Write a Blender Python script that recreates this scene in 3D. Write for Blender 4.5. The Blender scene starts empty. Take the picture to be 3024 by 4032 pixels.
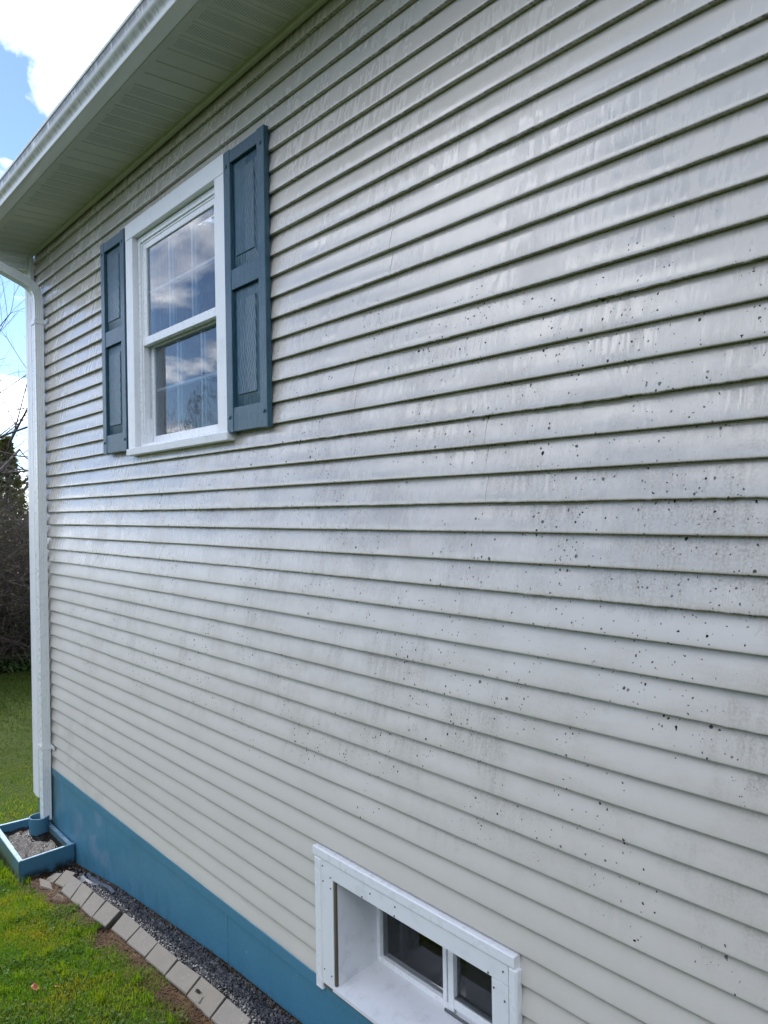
import bpy, bmesh, math, random
import numpy as np
from mathutils import Matrix, Vector
R_ = math.radians
random.seed(7)
rng = np.random.default_rng(11)
scene = bpy.context.scene
COL = scene.collection

# ------------------------------------------------------------------ camera
# z = 0 is the bottom edge of the siding, y = 0 the siding face (outside is -y),
# x runs along the wall from the far corner towards the viewer
CAM = Vector((6.948, -2.038, 2.118))
FPX, YAW, PITCH, ROLL = 3142.9, 0.8861, -0.0035, -0.0150
fwd = Vector((-math.sin(YAW)*math.cos(PITCH), math.cos(YAW)*math.cos(PITCH), math.sin(PITCH)))
rgt = Vector((math.cos(YAW), math.sin(YAW), 0)); upv = rgt.cross(fwd)
r2 = rgt*math.cos(ROLL) + upv*math.sin(ROLL); u2 = upv*math.cos(ROLL) - rgt*math.sin(ROLL)
cd = bpy.data.cameras.new('camera'); cam = bpy.data.objects.new('camera', cd); COL.objects.link(cam)
cam.matrix_world = Matrix(((r2.x, u2.x, -fwd.x, CAM.x), (r2.y, u2.y, -fwd.y, CAM.y), (r2.z, u2.z, -fwd.z, CAM.z), (0, 0, 0, 1)))
cd.sensor_fit = 'VERTICAL'; cd.sensor_height = 36; cd.sensor_width = 27; cd.lens = FPX/4032*36
cd.clip_start = 0.05; cd.clip_end = 2000
scene.camera = cam
scene.render.resolution_x = 768; scene.render.resolution_y = 1024

# ------------------------------------------------------------------ sky, sun, exposure
SUN_AZ = R_(179.2)      # direction towards the sun, counter-clockwise from +x
SUN_EL = R_(43)
W = bpy.data.worlds.new('World'); scene.world = W; W.use_nodes = True
nt = W.node_tree; nt.nodes.clear()
def wn(t, **k):
    n = nt.nodes.new(t)
    for a, b in k.items(): setattr(n, a, b)
    return n
def wl(a, b): nt.links.new(a, b)
sky = wn('ShaderNodeTexSky', sky_type='NISHITA', sun_disc=False)
sky.sun_elevation = SUN_EL; sky.sun_rotation = math.pi/2 - SUN_AZ
sky.air_density = 0.8; sky.dust_density = 0.05; sky.ozone_density = 2.5
tc = wn('ShaderNodeTexCoord')
sx = wn('ShaderNodeSeparateXYZ'); wl(tc.outputs['Generated'], sx.inputs[0])
# cloud layer: direction projected on a flat deck above
addz = wn('ShaderNodeMath', operation='ADD'); wl(sx.outputs['Z'], addz.inputs[0]); addz.inputs[1].default_value = 0.22
mz = wn('ShaderNodeMath', operation='MAXIMUM'); wl(addz.outputs[0], mz.inputs[0]); mz.inputs[1].default_value = 0.05
dv = wn('ShaderNodeVectorMath', operation='DIVIDE'); wl(tc.outputs['Generated'], dv.inputs[0])
cmb = wn('ShaderNodeCombineXYZ')
for i in range(3): wl(mz.outputs[0], cmb.inputs[i])
wl(cmb.outputs[0], dv.inputs[1])
CLOUD_OFFSET = (7.7, 2.9, 0.0)
off = wn('ShaderNodeVectorMath', operation='ADD'); wl(dv.outputs[0], off.inputs[0]); off.inputs[1].default_value = CLOUD_OFFSET
n1 = wn('ShaderNodeTexNoise'); wl(off.outputs[0], n1.inputs['Vector'])
n1.inputs['Scale'].default_value = 1.9; n1.inputs['Detail'].default_value = 8; n1.inputs['Roughness'].default_value = 0.56; n1.inputs['Distortion'].default_value = 0.25
cr = wn('ShaderNodeValToRGB'); wl(n1.outputs['Fac'], cr.inputs[0])
cr.color_ramp.elements[0].position = 0.50; cr.color_ramp.elements[0].color = (0, 0, 0, 1)
cr.color_ramp.elements[1].position = 0.60; cr.color_ramp.elements[1].color = (1, 1, 1, 1)
n2 = wn('ShaderNodeTexNoise'); wl(off.outputs[0], n2.inputs['Vector'])
n2.inputs['Scale'].default_value = 3.4; n2.inputs['Detail'].default_value = 6; n2.inputs['Roughness'].default_value = 0.6
cr2 = wn('ShaderNodeValToRGB'); wl(n2.outputs['Fac'], cr2.inputs[0])
cr2.color_ramp.elements[0].position = 0.34; cr2.color_ramp.elements[0].color = (6.5, 7.0, 8.0, 1)
cr2.color_ramp.elements[1].position = 0.48; cr2.color_ramp.elements[1].color = (17.5, 17.5, 17.5, 1)
mx = wn('ShaderNodeMix', data_type='RGBA')
hz = wn('ShaderNodeMapRange'); wl(sx.outputs['Z'], hz.inputs[0]); hz.inputs[1].default_value = 0.0; hz.inputs[2].default_value = 0.06
cf = wn('ShaderNodeMath', operation='MULTIPLY'); wl(cr.outputs[0], cf.inputs[0]); wl(hz.outputs[0], cf.inputs[1])
wl(cf.outputs[0], mx.inputs[0]); wl(sky.outputs[0], mx.inputs[6]); wl(cr2.outputs[0], mx.inputs[7])
bg = wn('ShaderNodeBackground'); wl(mx.outputs[2], bg.inputs[0]); bg.inputs[1].default_value = 0.085
wo = wn('ShaderNodeOutputWorld'); wl(bg.outputs[0], wo.inputs[0])

sd = bpy.data.lights.new('sun', 'SUN'); sd.energy = 2.5; sd.angle = R_(0.6); sd.color = (1.0, 0.95, 0.86)
sun = bpy.data.objects.new('sun', sd); COL.objects.link(sun)
sdir = Vector((math.cos(SUN_EL)*math.cos(SUN_AZ), math.cos(SUN_EL)*math.sin(SUN_AZ), math.sin(SUN_EL)))
sun.rotation_euler = sdir.to_track_quat('Z', 'Y').to_euler(); sun.location = (-6, 0, 12)

scene.render.engine = 'CYCLES'
scene.cycles.max_bounces = 6; scene.cycles.diffuse_bounces = 3; scene.cycles.glossy_bounces = 3; scene.cycles.transparent_max_bounces = 8
vs = scene.view_settings
vs.view_transform = 'Standard'; vs.look = 'None'; vs.gamma = 1; vs.use_curve_mapping = False
vs.exposure = 1.30
vs.use_white_balance = True; vs.white_balance_temperature = 6150; vs.white_balance_tint = 14

# ------------------------------------------------------------------ material helpers
class NT:
    def __init__(s, name):
        s.m = bpy.data.materials.new(name); s.m.use_nodes = True
        s.t = s.m.node_tree; s.t.nodes.clear()
        s.out = s.n('ShaderNodeOutputMaterial'); s.b = s.n('ShaderNodeBsdfPrincipled')
        s.l(s.b.outputs[0], s.out.inputs[0])
        s.geo = s.n('ShaderNodeNewGeometry'); s.pos = s.geo.outputs['Position']
    def n(s, t, **k):
        n = s.t.nodes.new(t)
        for a, b in k.items(): setattr(n, a, b)
        return n
    def l(s, a, b): s.t.links.new(a, b)
    def put(s, sock, v):
        if isinstance(v, bpy.types.NodeSocket): s.l(v, sock)
        else:
            if isinstance(v, (tuple, list)) and len(v) == 3 and sock.type == 'RGBA': v = (*v, 1)
            sock.default_value = v
    def math(s, op, a, b=0.0, c=None):
        n = s.n('ShaderNodeMath', operation=op); s.put(n.inputs[0], a); s.put(n.inputs[1], b)
        if c is not None: s.put(n.inputs[2], c)
        return n.outputs[0]
    def vscale(s, v, sc):
        n = s.n('ShaderNodeVectorMath', operation='MULTIPLY'); s.put(n.inputs[0], v); n.inputs[1].default_value = sc; return n.outputs[0]
    def xyz(s, v=None):
        n = s.n('ShaderNodeSeparateXYZ'); s.put(n.inputs[0], v or s.pos); return n.outputs
    def noise(s, scale=1.0, detail=3, rough=0.5, vec=None, stretch=None, dist=0.0, col=False):
        v = vec or s.pos
        if stretch: v = s.vscale(v, stretch)
        n = s.n('ShaderNodeTexNoise'); s.l(v, n.inputs['Vector'])
        n.inputs['Scale'].default_value = scale; n.inputs['Detail'].default_value = detail
        n.inputs['Roughness'].default_value = rough; n.inputs['Distortion'].default_value = dist
        return n.outputs['Color' if col else 'Fac']
    def ramp(s, f, stops):
        n = s.n('ShaderNodeValToRGB'); s.put(n.inputs[0], f); e = n.color_ramp.elements
        while len(e) < len(stops): e.new(0.5)
        for el, (p, c) in zip(e, stops):
            el.position = p; el.color = (*c, 1) if isinstance(c, (tuple, list)) else (c, c, c, 1)
        return n.outputs[0]
    def mrange(s, v, a, b, c=0.0, d=1.0, smooth=True):
        n = s.n('ShaderNodeMapRange'); n.interpolation_type = 'SMOOTHSTEP' if smooth else 'LINEAR'
        s.put(n.inputs[0], v)
        for i, q in enumerate((a, b, c, d)): n.inputs[i+1].default_value = q
        return n.outputs[0]
    def mix(s, f, a, b):
        n = s.n('ShaderNodeMix', data_type='RGBA'); s.put(n.inputs[0], f); s.put(n.inputs[6], a); s.put(n.inputs[7], b); return n.outputs[2]
    def bump(s, h, strength=0.3, dist=0.01, normal=None):
        n = s.n('ShaderNodeBump'); n.inputs['Strength'].default_value = strength; n.inputs['Distance'].default_value = dist
        s.l(h, n.inputs['Height'])
        if normal: s.l(normal, n.inputs['Normal'])
        return n.outputs[0]
    def set(s, **k):
        for a, v in k.items(): s.put(s.b.inputs[a.replace('_', ' ')], v)
        return s
MATS = {}
def simple(name, col, rough=0.5, var=0.12, scale=6, bump=0.0, bscale=60, stretch=None, spec=0.5, metal=0.0):
    t = NT(name); f = t.noise(scale, 4, 0.6, stretch=stretch)
    c = t.mix(f, tuple(x*(1-var) for x in col), tuple(min(1, x*(1+var)) for x in col))
    t.set(Base_Color=c, Roughness=rough, Specular_IOR_Level=spec, Metallic=metal)
    if bump: t.set(Normal=t.bump(t.noise(bscale, 4, 0.6, stretch=stretch), bump, 0.004))
    MATS[name] = t.m; return t.m

PITCHZ = 0.1016
# --- vinyl siding: beige, rain-wet streaks, grey algae smears and black specks
def siding_mat():
    t = NT('vinyl_siding'); x, y, z = t.xyz()
    flat = t.vscale(t.pos, (1, 0, 1))
    coarse = t.n('ShaderNodeTexNoise'); t.l(flat, coarse.inputs['Vector']); coarse.inputs['Scale'].default_value = 3.0; coarse.inputs['Detail'].default_value = 4; coarse.inputs['Roughness'].default_value = 0.62
    cc = t.n('ShaderNodeSeparateColor'); t.l(coarse.outputs['Color'], cc.inputs[0]); cA, cB, cC = cc.outputs
    fineN = t.n('ShaderNodeTexNoise'); t.l(flat, fineN.inputs['Vector']); fineN.inputs['Scale'].default_value = 120; fineN.inputs['Detail'].default_value = 2
    fc = t.n('ShaderNodeSeparateColor'); t.l(fineN.outputs['Color'], fc.inputs[0])
    course = t.math('FLOOR', t.math('DIVIDE', t.math('ADD', z, 0.0012), PITCHZ))
    fr = t.math('FRACT', t.math('DIVIDE', t.math('ADD', z, 0.0012), PITCHZ))
    cv = t.n('ShaderNodeCombineXYZ'); t.l(t.math('ADD', x, t.math('MULTIPLY', course, 3.71)), cv.inputs[0]); t.l(z, cv.inputs[2])
    streak = t.noise(32, 3, 0.62, vec=cv.outputs[0], stretch=(1, 1, 0.17), dist=0.4)
    base = t.mix(cA, (0.555, 0.525, 0.472), (0.62, 0.588, 0.535))
    # height band where the grime sits, more of it towards the viewer
    band = t.math('MULTIPLY', t.mrange(z, 0.60, 1.35), t.mrange(z, 3.35, 2.35))
    band = t.math('MULTIPLY', band, t.mrange(x, -0.5, 4.2, 0.5, 1.0))
    lowdirt = t.math('MULTIPLY', t.mrange(z, 1.0, 0.05), t.mrange(x, 2.4, 0.3))
    smear = t.math('MULTIPLY', t.mrange(streak, 0.36, 0.64, 0.35, 1.0), t.mrange(cB, 0.46, 0.64))
    sm = t.math('MULTIPLY', t.math('MULTIPLY', smear, t.mrange(fc.outputs[0], 0.35, 0.65, 0.35, 1.0)), t.math('MAXIMUM', band, lowdirt))
    base = t.mix(t.math('MULTIPLY', t.math('MULTIPLY', sm, t.mrange(fr, 0.05, 0.6, 0.45, 1.0)), 0.6), base, (0.20, 0.17, 0.125))
    film2 = t.math('MULTIPLY', band, t.mrange(t.noise(5.5, 4, 0.65, vec=flat, stretch=(0.5, 1, 1.6)), 0.42, 0.66))
    base = t.mix(t.math('MULTIPLY', t.math('MULTIPLY', film2, t.mrange(fc.outputs[0], 0.3, 0.7, 0.5, 1.0)), 0.30), base, (0.33, 0.275, 0.20))
    # grime and painted overhang shade on the lip of every course
    lip = t.math('MULTIPLY', t.mrange(fr, 0.055, 0.015), t.mrange(fc.outputs[1], 0.34, 0.66, 0.35, 0.85))
    base = t.mix(lip, base, (0.085, 0.085, 0.060))
    # specks
    wv = t.n('ShaderNodeVectorMath', operation='MULTIPLY_ADD'); t.l(fineN.outputs['Color'], wv.inputs[0]); wv.inputs[1].default_value = (0.011, 0, 0.011); t.l(flat, wv.inputs[2])
    speck = None
    for sc, rmin, rmax, keep, seed in ((30, 0.04, 0.19, 0.24, 0.0), (72, 0.10, 0.30, 0.18, 3.7)):
        vv = t.n('ShaderNodeVectorMath', operation='ADD'); t.l(wv.outputs[0], vv.inputs[0]); vv.inputs[1].default_value = (seed, 0, seed)
        v = t.n('ShaderNodeTexVoronoi', feature='F1'); t.l(vv.outputs[0], v.inputs['Vector']); v.inputs['Scale'].default_value = sc
        c = t.n('ShaderNodeSeparateColor'); t.l(v.outputs['Color'], c.inputs[0])
        rad = t.mrange(t.math('POWER', c.outputs[0], 2.4), 0, 1, rmin, rmax, False)
        dot = t.math('LESS_THAN', v.outputs['Distance'], rad)
        on = t.math('LESS_THAN', t.math('ADD', c.outputs[1], keep), t.math('ADD', t.math('MULTIPLY', t.math('MULTIPLY', band, t.mrange(cC, 0.43, 0.61)), 1.0), 0.012))
        d = t.math('MULTIPLY', t.math('MULTIPLY', dot, on), t.mrange(c.outputs[2], 0, 1, 0.7, 1.0, False))
        speck = d if speck is None else t.math('MAXIMUM', speck, d)
    base = t.mix(speck, base, (0.009, 0.010, 0.011))
    # rain water: films and runs make the vinyl glossier
    runs = t.mrange(streak, 0.53, 0.46)
    wet = t.math('MULTIPLY', t.math('MAXIMUM', t.math('MULTIPLY', runs, t.mrange(cB, 0.36, 0.52)), t.math('MULTIPLY', t.mrange(t.math('ADD', cA, t.math('MULTIPLY', streak, 0.40)), 0.52, 0.86), 0.75)), t.mrange(z, 1.3, 2.3))
    wet = t.math('MULTIPLY', wet, t.math('SUBTRACT', 1.0, speck))
    t.set(Base_Color=base, Roughness=t.math('ADD', t.mrange(wet, 0, 1, 0.40, 0.075, False), t.math('MULTIPLY', speck, 0.35)), Specular_IOR_Level=t.math('MULTIPLY', t.math('SUBTRACT', 1.0, speck), 0.95))
    h = t.math('ADD', t.math('MULTIPLY', streak, 1.0), t.math('MULTIPLY', fc.outputs[2], 0.12))
    t.set(Normal=t.bump(h, 0.40, 0.004))
    MATS['siding'] = t.m
siding_mat()

def trim_mat(name, col, dirt=0.25, rough=0.38):
    t = NT(name); f = t.noise(9, 5, 0.65)
    c = t.mix(t.math('MULTIPLY', t.mrange(f, 0.5, 0.75), dirt), col, tuple(x*0.55 for x in col))
    sp = t.mrange(t.noise(210, 2, 0.5), 0.76, 0.79)
    c = t.mix(t.math('MULTIPLY', sp, 0.6), c, (0.12, 0.11, 0.09))
    t.set(Base_Color=c, Roughness=t.mrange(t.noise(30, 3), 0.3, 0.7, rough*0.8, rough*1.25), Normal=t.bump(t.noise(70, 3), 0.08, 0.003))
    MATS[name] = t.m
trim_mat('white_trim', (0.80, 0.82, 0.84))
trim_mat('white_vinyl', (0.82, 0.84, 0.86), 0.10, 0.3)
trim_mat('downspout_white', (0.78, 0.81, 0.82), 0.15, 0.3)
trim_mat('sill_white', (0.72, 0.74, 0.76), 0.4, 0.45)

def gutter_mat():
    t = NT('gutter_white'); x, y, z = t.xyz()
    st = t.noise(22, 5, 0.7, stretch=(1, 0.2, 0.25))
    band = t.math('MULTIPLY', t.mrange(z, 4.410, 4.440), t.mrange(z, 4.4585, 4.4545))
    d = t.math('MULTIPLY', band, t.mrange(st, 0.30, 0.52))
    band2 = t.math('MULTIPLY', t.mrange(z, 4.368, 4.380), t.mrange(z, 4.415, 4.395))
    d = t.math('MAXIMUM', d, t.math('MULTIPLY', band2, t.mrange(t.noise(40, 4, 0.6, stretch=(1, .2, 0.2)), 0.35, 0.7, 0.15, 0.6)))
    c = t.mix(d, (0.76, 0.78, 0.79), (0.07, 0.062, 0.045))
    c = t.mix(t.math('MULTIPLY', t.noise(40, 5, 0.7), 0.25), c, (0.42, 0.43, 0.38))
    t.set(Base_Color=c, Roughness=0.3)
    MATS['gutter'] = t.m
gutter_mat()

def soffit_mat(perf):
    t = NT('soffit_vented' if perf else 'soffit_plain'); x, y, z = t.xyz()
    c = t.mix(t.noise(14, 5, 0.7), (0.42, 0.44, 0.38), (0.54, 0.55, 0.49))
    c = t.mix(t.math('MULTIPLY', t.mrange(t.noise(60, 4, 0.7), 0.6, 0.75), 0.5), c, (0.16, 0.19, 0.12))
    if perf:
        S = 0.0118
        fx = t.math('SUBTRACT', t.math('FRACT', t.math('DIVIDE', x, S)), 0.5)
        fy = t.math('SUBTRACT', t.math('FRACT', t.math('DIVIDE', y, S)), 0.5)
        r = t.math('SQRT', t.math('ADD', t.math('POWER', fx, 2.0), t.math('POWER', fy, 2.0)))
        u = t.math('FRACT', t.math('DIVIDE', t.math('SUBTRACT', x, 3.33-0.1355*40), 0.1355))
        m = t.math('MULTIPLY', t.math('GREATER_THAN', u, 0.26), t.math('LESS_THAN', u, 0.86))
        m = t.math('MULTIPLY', m, t.math('MULTIPLY', t.math('GREATER_THAN', y, -0.375), t.math('LESS_THAN', y, -0.045)))
        hole = t.math('MULTIPLY', t.mrange(r, 0.30, 0.20), m)
        c = t.mix(t.math('MULTIPLY', hole, 0.85), c, (0.015, 0.017, 0.013))
    t.set(Base_Color=c, Roughness=0.5)
    MATS['soffit_vented' if perf else 'soffit_plain'] = t.m
soffit_mat(True); soffit_mat(False)

def foundation_mat():
    t = NT('blue_foundation_paint'); x, y, z = t.xyz()
    c = t.mix(t.noise(2.2, 4, 0.6), (0.058, 0.200, 0.300), (0.068, 0.222, 0.330))
    patch = t.math('MULTIPLY', t.mrange(t.noise(3.2, 3, 0.5, dist=0.6), 0.50, 0.56), t.math('MULTIPLY', t.mrange(x, 0.4, 0.75), t.mrange(x, 1.32, 1.22)))
    patch = t.math('MULTIPLY', patch, t.math('MULTIPLY', t.mrange(z, -0.46, -0.40), t.mrange(z, -0.06, -0.10)))
    c = t.mix(t.math('MULTIPLY', patch, 0.55), c, (0.16, 0.26, 0.36))
    chips = t.mrange(t.noise(48, 3, 0.6), 0.735, 0.75)
    c = t.mix(chips, c, (0.36, 0.47, 0.53))
    dk = t.mrange(t.noise(75, 2, 0.5), 0.73, 0.75)
    c = t.mix(t.math('MULTIPLY', dk, 0.7), c, (0.02, 0.04, 0.06))
    grime = t.math('MULTIPLY', t.math('MULTIPLY', t.mrange(t.noise(13, 4, 0.65, stretch=(1, 1, 0.5)), 0.45, 0.72), t.mrange(z, -0.18, -0.42)), 0.45)
    c = t.mix(grime, c, (0.045, 0.10, 0.13))
    corner = t.math('MULTIPLY', t.mrange(x, 0.30, 0.05), t.mrange(t.noise(9, 4, 0.6, stretch=(1, 1, 0.4)), 0.35, 0.6))
    c = t.mix(t.math('MULTIPLY', corner, 0.6), c, (0.05, 0.085, 0.055))
    t.set(Base_Color=c, Roughness=t.mrange(t.noise(5, 3), 0.3, 0.7, 0.30, 0.5), Normal=t.bump(t.noise(34, 5, 0.6), 0.22, 0.006))
    MATS['foundation'] = t.m
foundation_mat()

def shutter_mat(name, cath):
    t = NT(name)
    oc = t.n('ShaderNodeTexCoord').outputs['Object']
    if cath:      # cathedral arches pressed into the raised fields
        ox, oy, oz = t.xyz(oc)
        ph = t.math('ADD', t.math('ADD', t.math('MULTIPLY', oz, 15.0), t.math('MULTIPLY', t.math('ABSOLUTE', ox), 62.0)), t.math('MULTIPLY', t.noise(7, 3, 0.6, vec=oc, stretch=(1.5, 1, 0.5)), 3.2))
        wv_ = t.math('ADD', t.math('MULTIPLY', t.math('SINE', t.math('MULTIPLY', ph, 6.283)), 0.5), 0.5)
        g = t.math('ADD', t.math('MULTIPLY', wv_, 0.5), t.math('MULTIPLY', t.noise(60, 4, 0.6, vec=oc, stretch=(3, 1, 0.18)), 0.5))
    else:
        g = t.noise(60, 5, 0.65, vec=oc, stretch=(2.2, 2.2, 0.12))
    c = t.mix(t.mrange(g, 0.30, 0.80), (0.010, 0.055, 0.088), (0.036, 0.120, 0.170))
    c = t.mix(t.math('MULTIPLY', t.mrange(t.noise(5, 4, 0.6), 0.52, 0.75), 0.3), c, (0.075, 0.15, 0.18))
    t.set(Base_Color=c, Roughness=0.34, Normal=t.bump(g, 0.9, 0.006))
    MATS[name] = t.m
shutter_mat('shutter_stile', False); shutter_mat('shutter_field', True)

def glass_mat(name, ior, rough=0.0, tint=(1, 1, 1), dirty=0.0):
    t = NT(name); t.t.nodes.remove(t.b)
    gl = t.n('ShaderNodeBsdfGlossy'); gl.inputs['Color'].default_value = (*tint, 1); gl.inputs['Roughness'].default_value = rough
    tr = t.n('ShaderNodeBsdfTransparent'); tr.inputs['Color'].default_value = (0.95, 0.98, 0.99, 1)
    fr = t.n('ShaderNodeFresnel'); fr.inputs['IOR'].default_value = ior
    b = t.bump(t.noise(3.0, 2, 0.5), 0.02, 0.01); t.l(b, gl.inputs['Normal'])
    ms = t.n('ShaderNodeMixShader'); t.l(fr.outputs[0], ms.inputs[0]); t.l(tr.outputs[0], ms.inputs[1]); t.l(gl.outputs[0], ms.inputs[2])
    o = ms.outputs[0]
    if dirty:
        df = t.n('ShaderNodeBsdfDiffuse'); df.inputs['Color'].default_value = (0.62, 0.66, 0.70, 1)
        m2 = t.n('ShaderNodeMixShader')
        t.l(t.math('MULTIPLY', t.mrange(t.noise(40, 5, 0.7, stretch=(1, 1, 0.6)), 0.40, 0.75), dirty), m2.inputs[0]); t.l(o, m2.inputs[1]); t.l(df.outputs[0], m2.inputs[2]); o = m2.outputs[0]
    t.l(o, t.out.inputs[0]); MATS[name] = t.m
glass_mat('window_glass', 1.75, 0.0, (0.95, 0.98, 1.0), 0.12)
glass_mat('coated_glass', 18.0, 0.0, (0.70, 0.89, 1.0), 0.0)
glass_mat('basement_glass', 1.42, 0.0, (1, 1, 1), 0.015)

trim_mat('muntin_white', (0.50, 0.56, 0.62), 0.05, 0.4)
simple('sheathing', (0.25, 0.22, 0.18), 0.8)
simple('bare_wood', (0.11, 0.092, 0.062), 0.75, 0.45, 30, 0.4, 40, (1, 1, 0.1))
simple('roof_shingle', (0.06, 0.06, 0.065), 0.9, 0.3, 30, 0.5, 90)
simple('screw_metal', (0.10, 0.11, 0.12), 0.45, 0.1)
simple('pipe_blue', (0.055, 0.16, 0.235), 0.35, 0.2, 12)
simple('drip_plastic', (0.10, 0.105, 0.12), 0.25, 0.3, 40, 0.3)
simple('curtain', (0.55, 0.56, 0.55), 0.9, 0.08, 4)
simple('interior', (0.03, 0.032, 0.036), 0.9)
simple('dead_leaf', (0.36, 0.14, 0.05), 0.6, 0.4, 30)
simple('bark', (0.055, 0.046, 0.042), 0.9, 0.35, 18, 0.6, 40, (1, 1, 0.3))
simple('twig', (0.080, 0.066, 0.056), 0.85, 0.75, 9)
simple('house_white', (0.62, 0.64, 0.66), 0.6, 0.06)

def box_mat():
    t = NT('blue_box_paint'); x, y, z = t.xyz()
    c = t.mix(t.noise(8, 4, 0.6), (0.045, 0.145, 0.225), (0.07, 0.20, 0.29))
    nz = t.xyz(t.geo.outputs['Normal'])[2]
    worn = t.math('MULTIPLY', t.mrange(t.noise(18, 4, 0.7), 0.40, 0.66, 0.35, 0.9), t.mrange(nz, 0.7, 0.9))
    c = t.mix(worn, c, (0.33, 0.47, 0.56))
    ny = t.xyz(t.geo.outputs['Normal'])[1]
    algae = t.math('MULTIPLY', t.mrange(t.noise(10, 5, 0.7, stretch=(1, 1, 0.3)), 0.30, 0.55), t.math('MULTIPLY', t.mrange(ny, -0.6, -0.9), t.mrange(z, -0.455, -0.55, 0.5, 1.0)))
    c = t.mix(algae, c, (0.10, 0.125, 0.075))
    low = t.math('MULTIPLY', t.mrange(z, -0.53, -0.60), t.mrange(t.noise(9, 4, 0.7), 0.38, 0.55))
    c = t.mix(low, c, (0.018, 0.02, 0.016))
    t.set(Base_Color=c, Roughness=0.42, Normal=t.bump(t.noise(45, 4, 0.6, stretch=(0.3, 0.3, 1)), 0.25, 0.004))
    MATS['box_paint'] = t.m
box_mat()
def wetsoil_mat():
    t = NT('wet_soil'); c = t.mix(t.noise(25, 6, 0.7), (0.005, 0.004, 0.0035), (0.024, 0.019, 0.014))
    t.set(Base_Color=c, Roughness=t.mrange(t.noise(14, 4, 0.6), 0.35, 0.65, 0.20, 0.6), Specular_IOR_Level=0.25)
    t.set(Normal=t.bump(t.math('ADD', t.noise(60, 6, 0.7), t.math('MULTIPLY', t.noise(16, 4, 0.6, dist=1.0), 1.2)), 0.7, 0.012))
    MATS['wet_soil'] = t.m
wetsoil_mat()
def stone_mat():
    t = NT('concrete_paver')
    oi = t.n('ShaderNodeObjectInfo')
    c = t.mix(t.noise(7, 5, 0.65), (0.105, 0.102, 0.095), (0.17, 0.163, 0.148))
    c = t.mix(t.mrange(oi.outputs['Random'], 0, 1, 0.0, 0.35, False), c, (0.13, 0.112, 0.08))
    c = t.mix(t.math('MULTIPLY', t.mrange(t.noise(190, 3, 0.7), 0.45, 0.72), 0.5), c, (0.13, 0.13, 0.13))
    c = t.mix(t.math('MULTIPLY', t.mrange(t.noise(11, 4, 0.6), 0.60, 0.74), 0.5), c, (0.22, 0.215, 0.20))
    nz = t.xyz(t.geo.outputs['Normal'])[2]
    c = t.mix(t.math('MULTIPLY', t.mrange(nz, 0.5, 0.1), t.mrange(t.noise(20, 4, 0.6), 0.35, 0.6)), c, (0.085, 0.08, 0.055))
    t.set(Base_Color=c, Roughness=0.85, Specular_IOR_Level=0.2, Normal=t.bump(t.noise(160, 4, 0.7), 0.6, 0.005))
    MATS['paver'] = t.m
stone_mat()
def gravel_mat():
    t = NT('dark_gravel'); 
    v = t.n('ShaderNodeTexVoronoi'); t.l(t.pos, v.inputs['Vector']); v.inputs['Scale'].default_value = 45
    c = t.n('ShaderNodeSeparateColor'); t.l(v.outputs['Color'], c.inputs[0])
    col = t.ramp(c.outputs[0], [(0, (0.022, 0.024, 0.028)), (0.55, (0.055, 0.058, 0.064)), (0.9, (0.10, 0.10, 0.105)), (1, (0.17, 0.165, 0.15))])
    t.set(Base_Color=col, Roughness=0.5, Normal=t.bump(t.noise(150, 3), 0.3, 0.003)); MATS['gravel'] = t.m
gravel_mat()
def ground_mat():
    t = NT('lawn_soil'); x, y, z = t.xyz()
    soil = t.mix(t.noise(30, 6, 0.7), (0.014, 0.009, 0.006), (0.050, 0.031, 0.018))
    moss = t.mix(t.noise(40, 4, 0.7), (0.018, 0.034, 0.006), (0.055, 0.075, 0.012))
    # bare strip beside the stones and the wall
    edge = t.math('ADD', y, t.math('MULTIPLY', t.noise(5, 4, 0.6), 0.16))
    bare = t.math('MULTIPLY', t.mrange(edge, -0.36, -0.27), t.mrange(x, 0.1, 0.6))
    c = t.mix(bare, moss, soil)
    t.set(Base_Color=c, Roughness=0.95, Specular_IOR_Level=0.1, Normal=t.bump(t.noise(70, 6, 0.7), 0.8, 0.02)); MATS['ground'] = t.m
ground_mat()
def leaf_mat(name, stops, scale, trans=0.35, rough=0.35, fine=60):
    t = NT(name)
    f = t.math('ADD', t.math('MULTIPLY', t.noise(scale, 3, 0.6), 0.65), t.math('MULTIPLY', t.noise(fine, 2, 0.5), 0.35))
    c = t.ramp(f, stops)
    if name == 'grass': c = t.mix(t.mrange(t.xyz()[0], -0.9, -3.5), c, t.mix(f, (0.030, 0.075, 0.006), (0.085, 0.125, 0.010)))  # far blades coloured deeper green, standing in for tree shade
    t.set(Base_Color=c, Roughness=rough, Specular_IOR_Level=0.16)
    tl = t.n('ShaderNodeBsdfTranslucent'); t.l(c, tl.inputs[0])
    ms = t.n('ShaderNodeMixShader'); ms.inputs[0].default_value = trans
    t.l(t.b.outputs[0], ms.inputs[1]); t.l(tl.outputs[0], ms.inputs[2]); t.l(ms.outputs[0], t.out.inputs[0]); MATS[name] = t.m
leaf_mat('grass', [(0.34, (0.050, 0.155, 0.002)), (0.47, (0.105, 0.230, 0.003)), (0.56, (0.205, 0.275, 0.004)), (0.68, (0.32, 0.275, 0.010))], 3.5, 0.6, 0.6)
leaf_mat('clover', [(0.35, (0.045, 0.105, 0.010)), (0.65, (0.085, 0.155, 0.020))], 8, 0.4, 0.6)
leaf_mat('dry_grass', [(0.35, (0.060, 0.030, 0.012)), (0.5, (0.085, 0.045, 0.018)), (0.66, (0.19, 0.13, 0.06))], 9, 0.2, 0.6)
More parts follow.
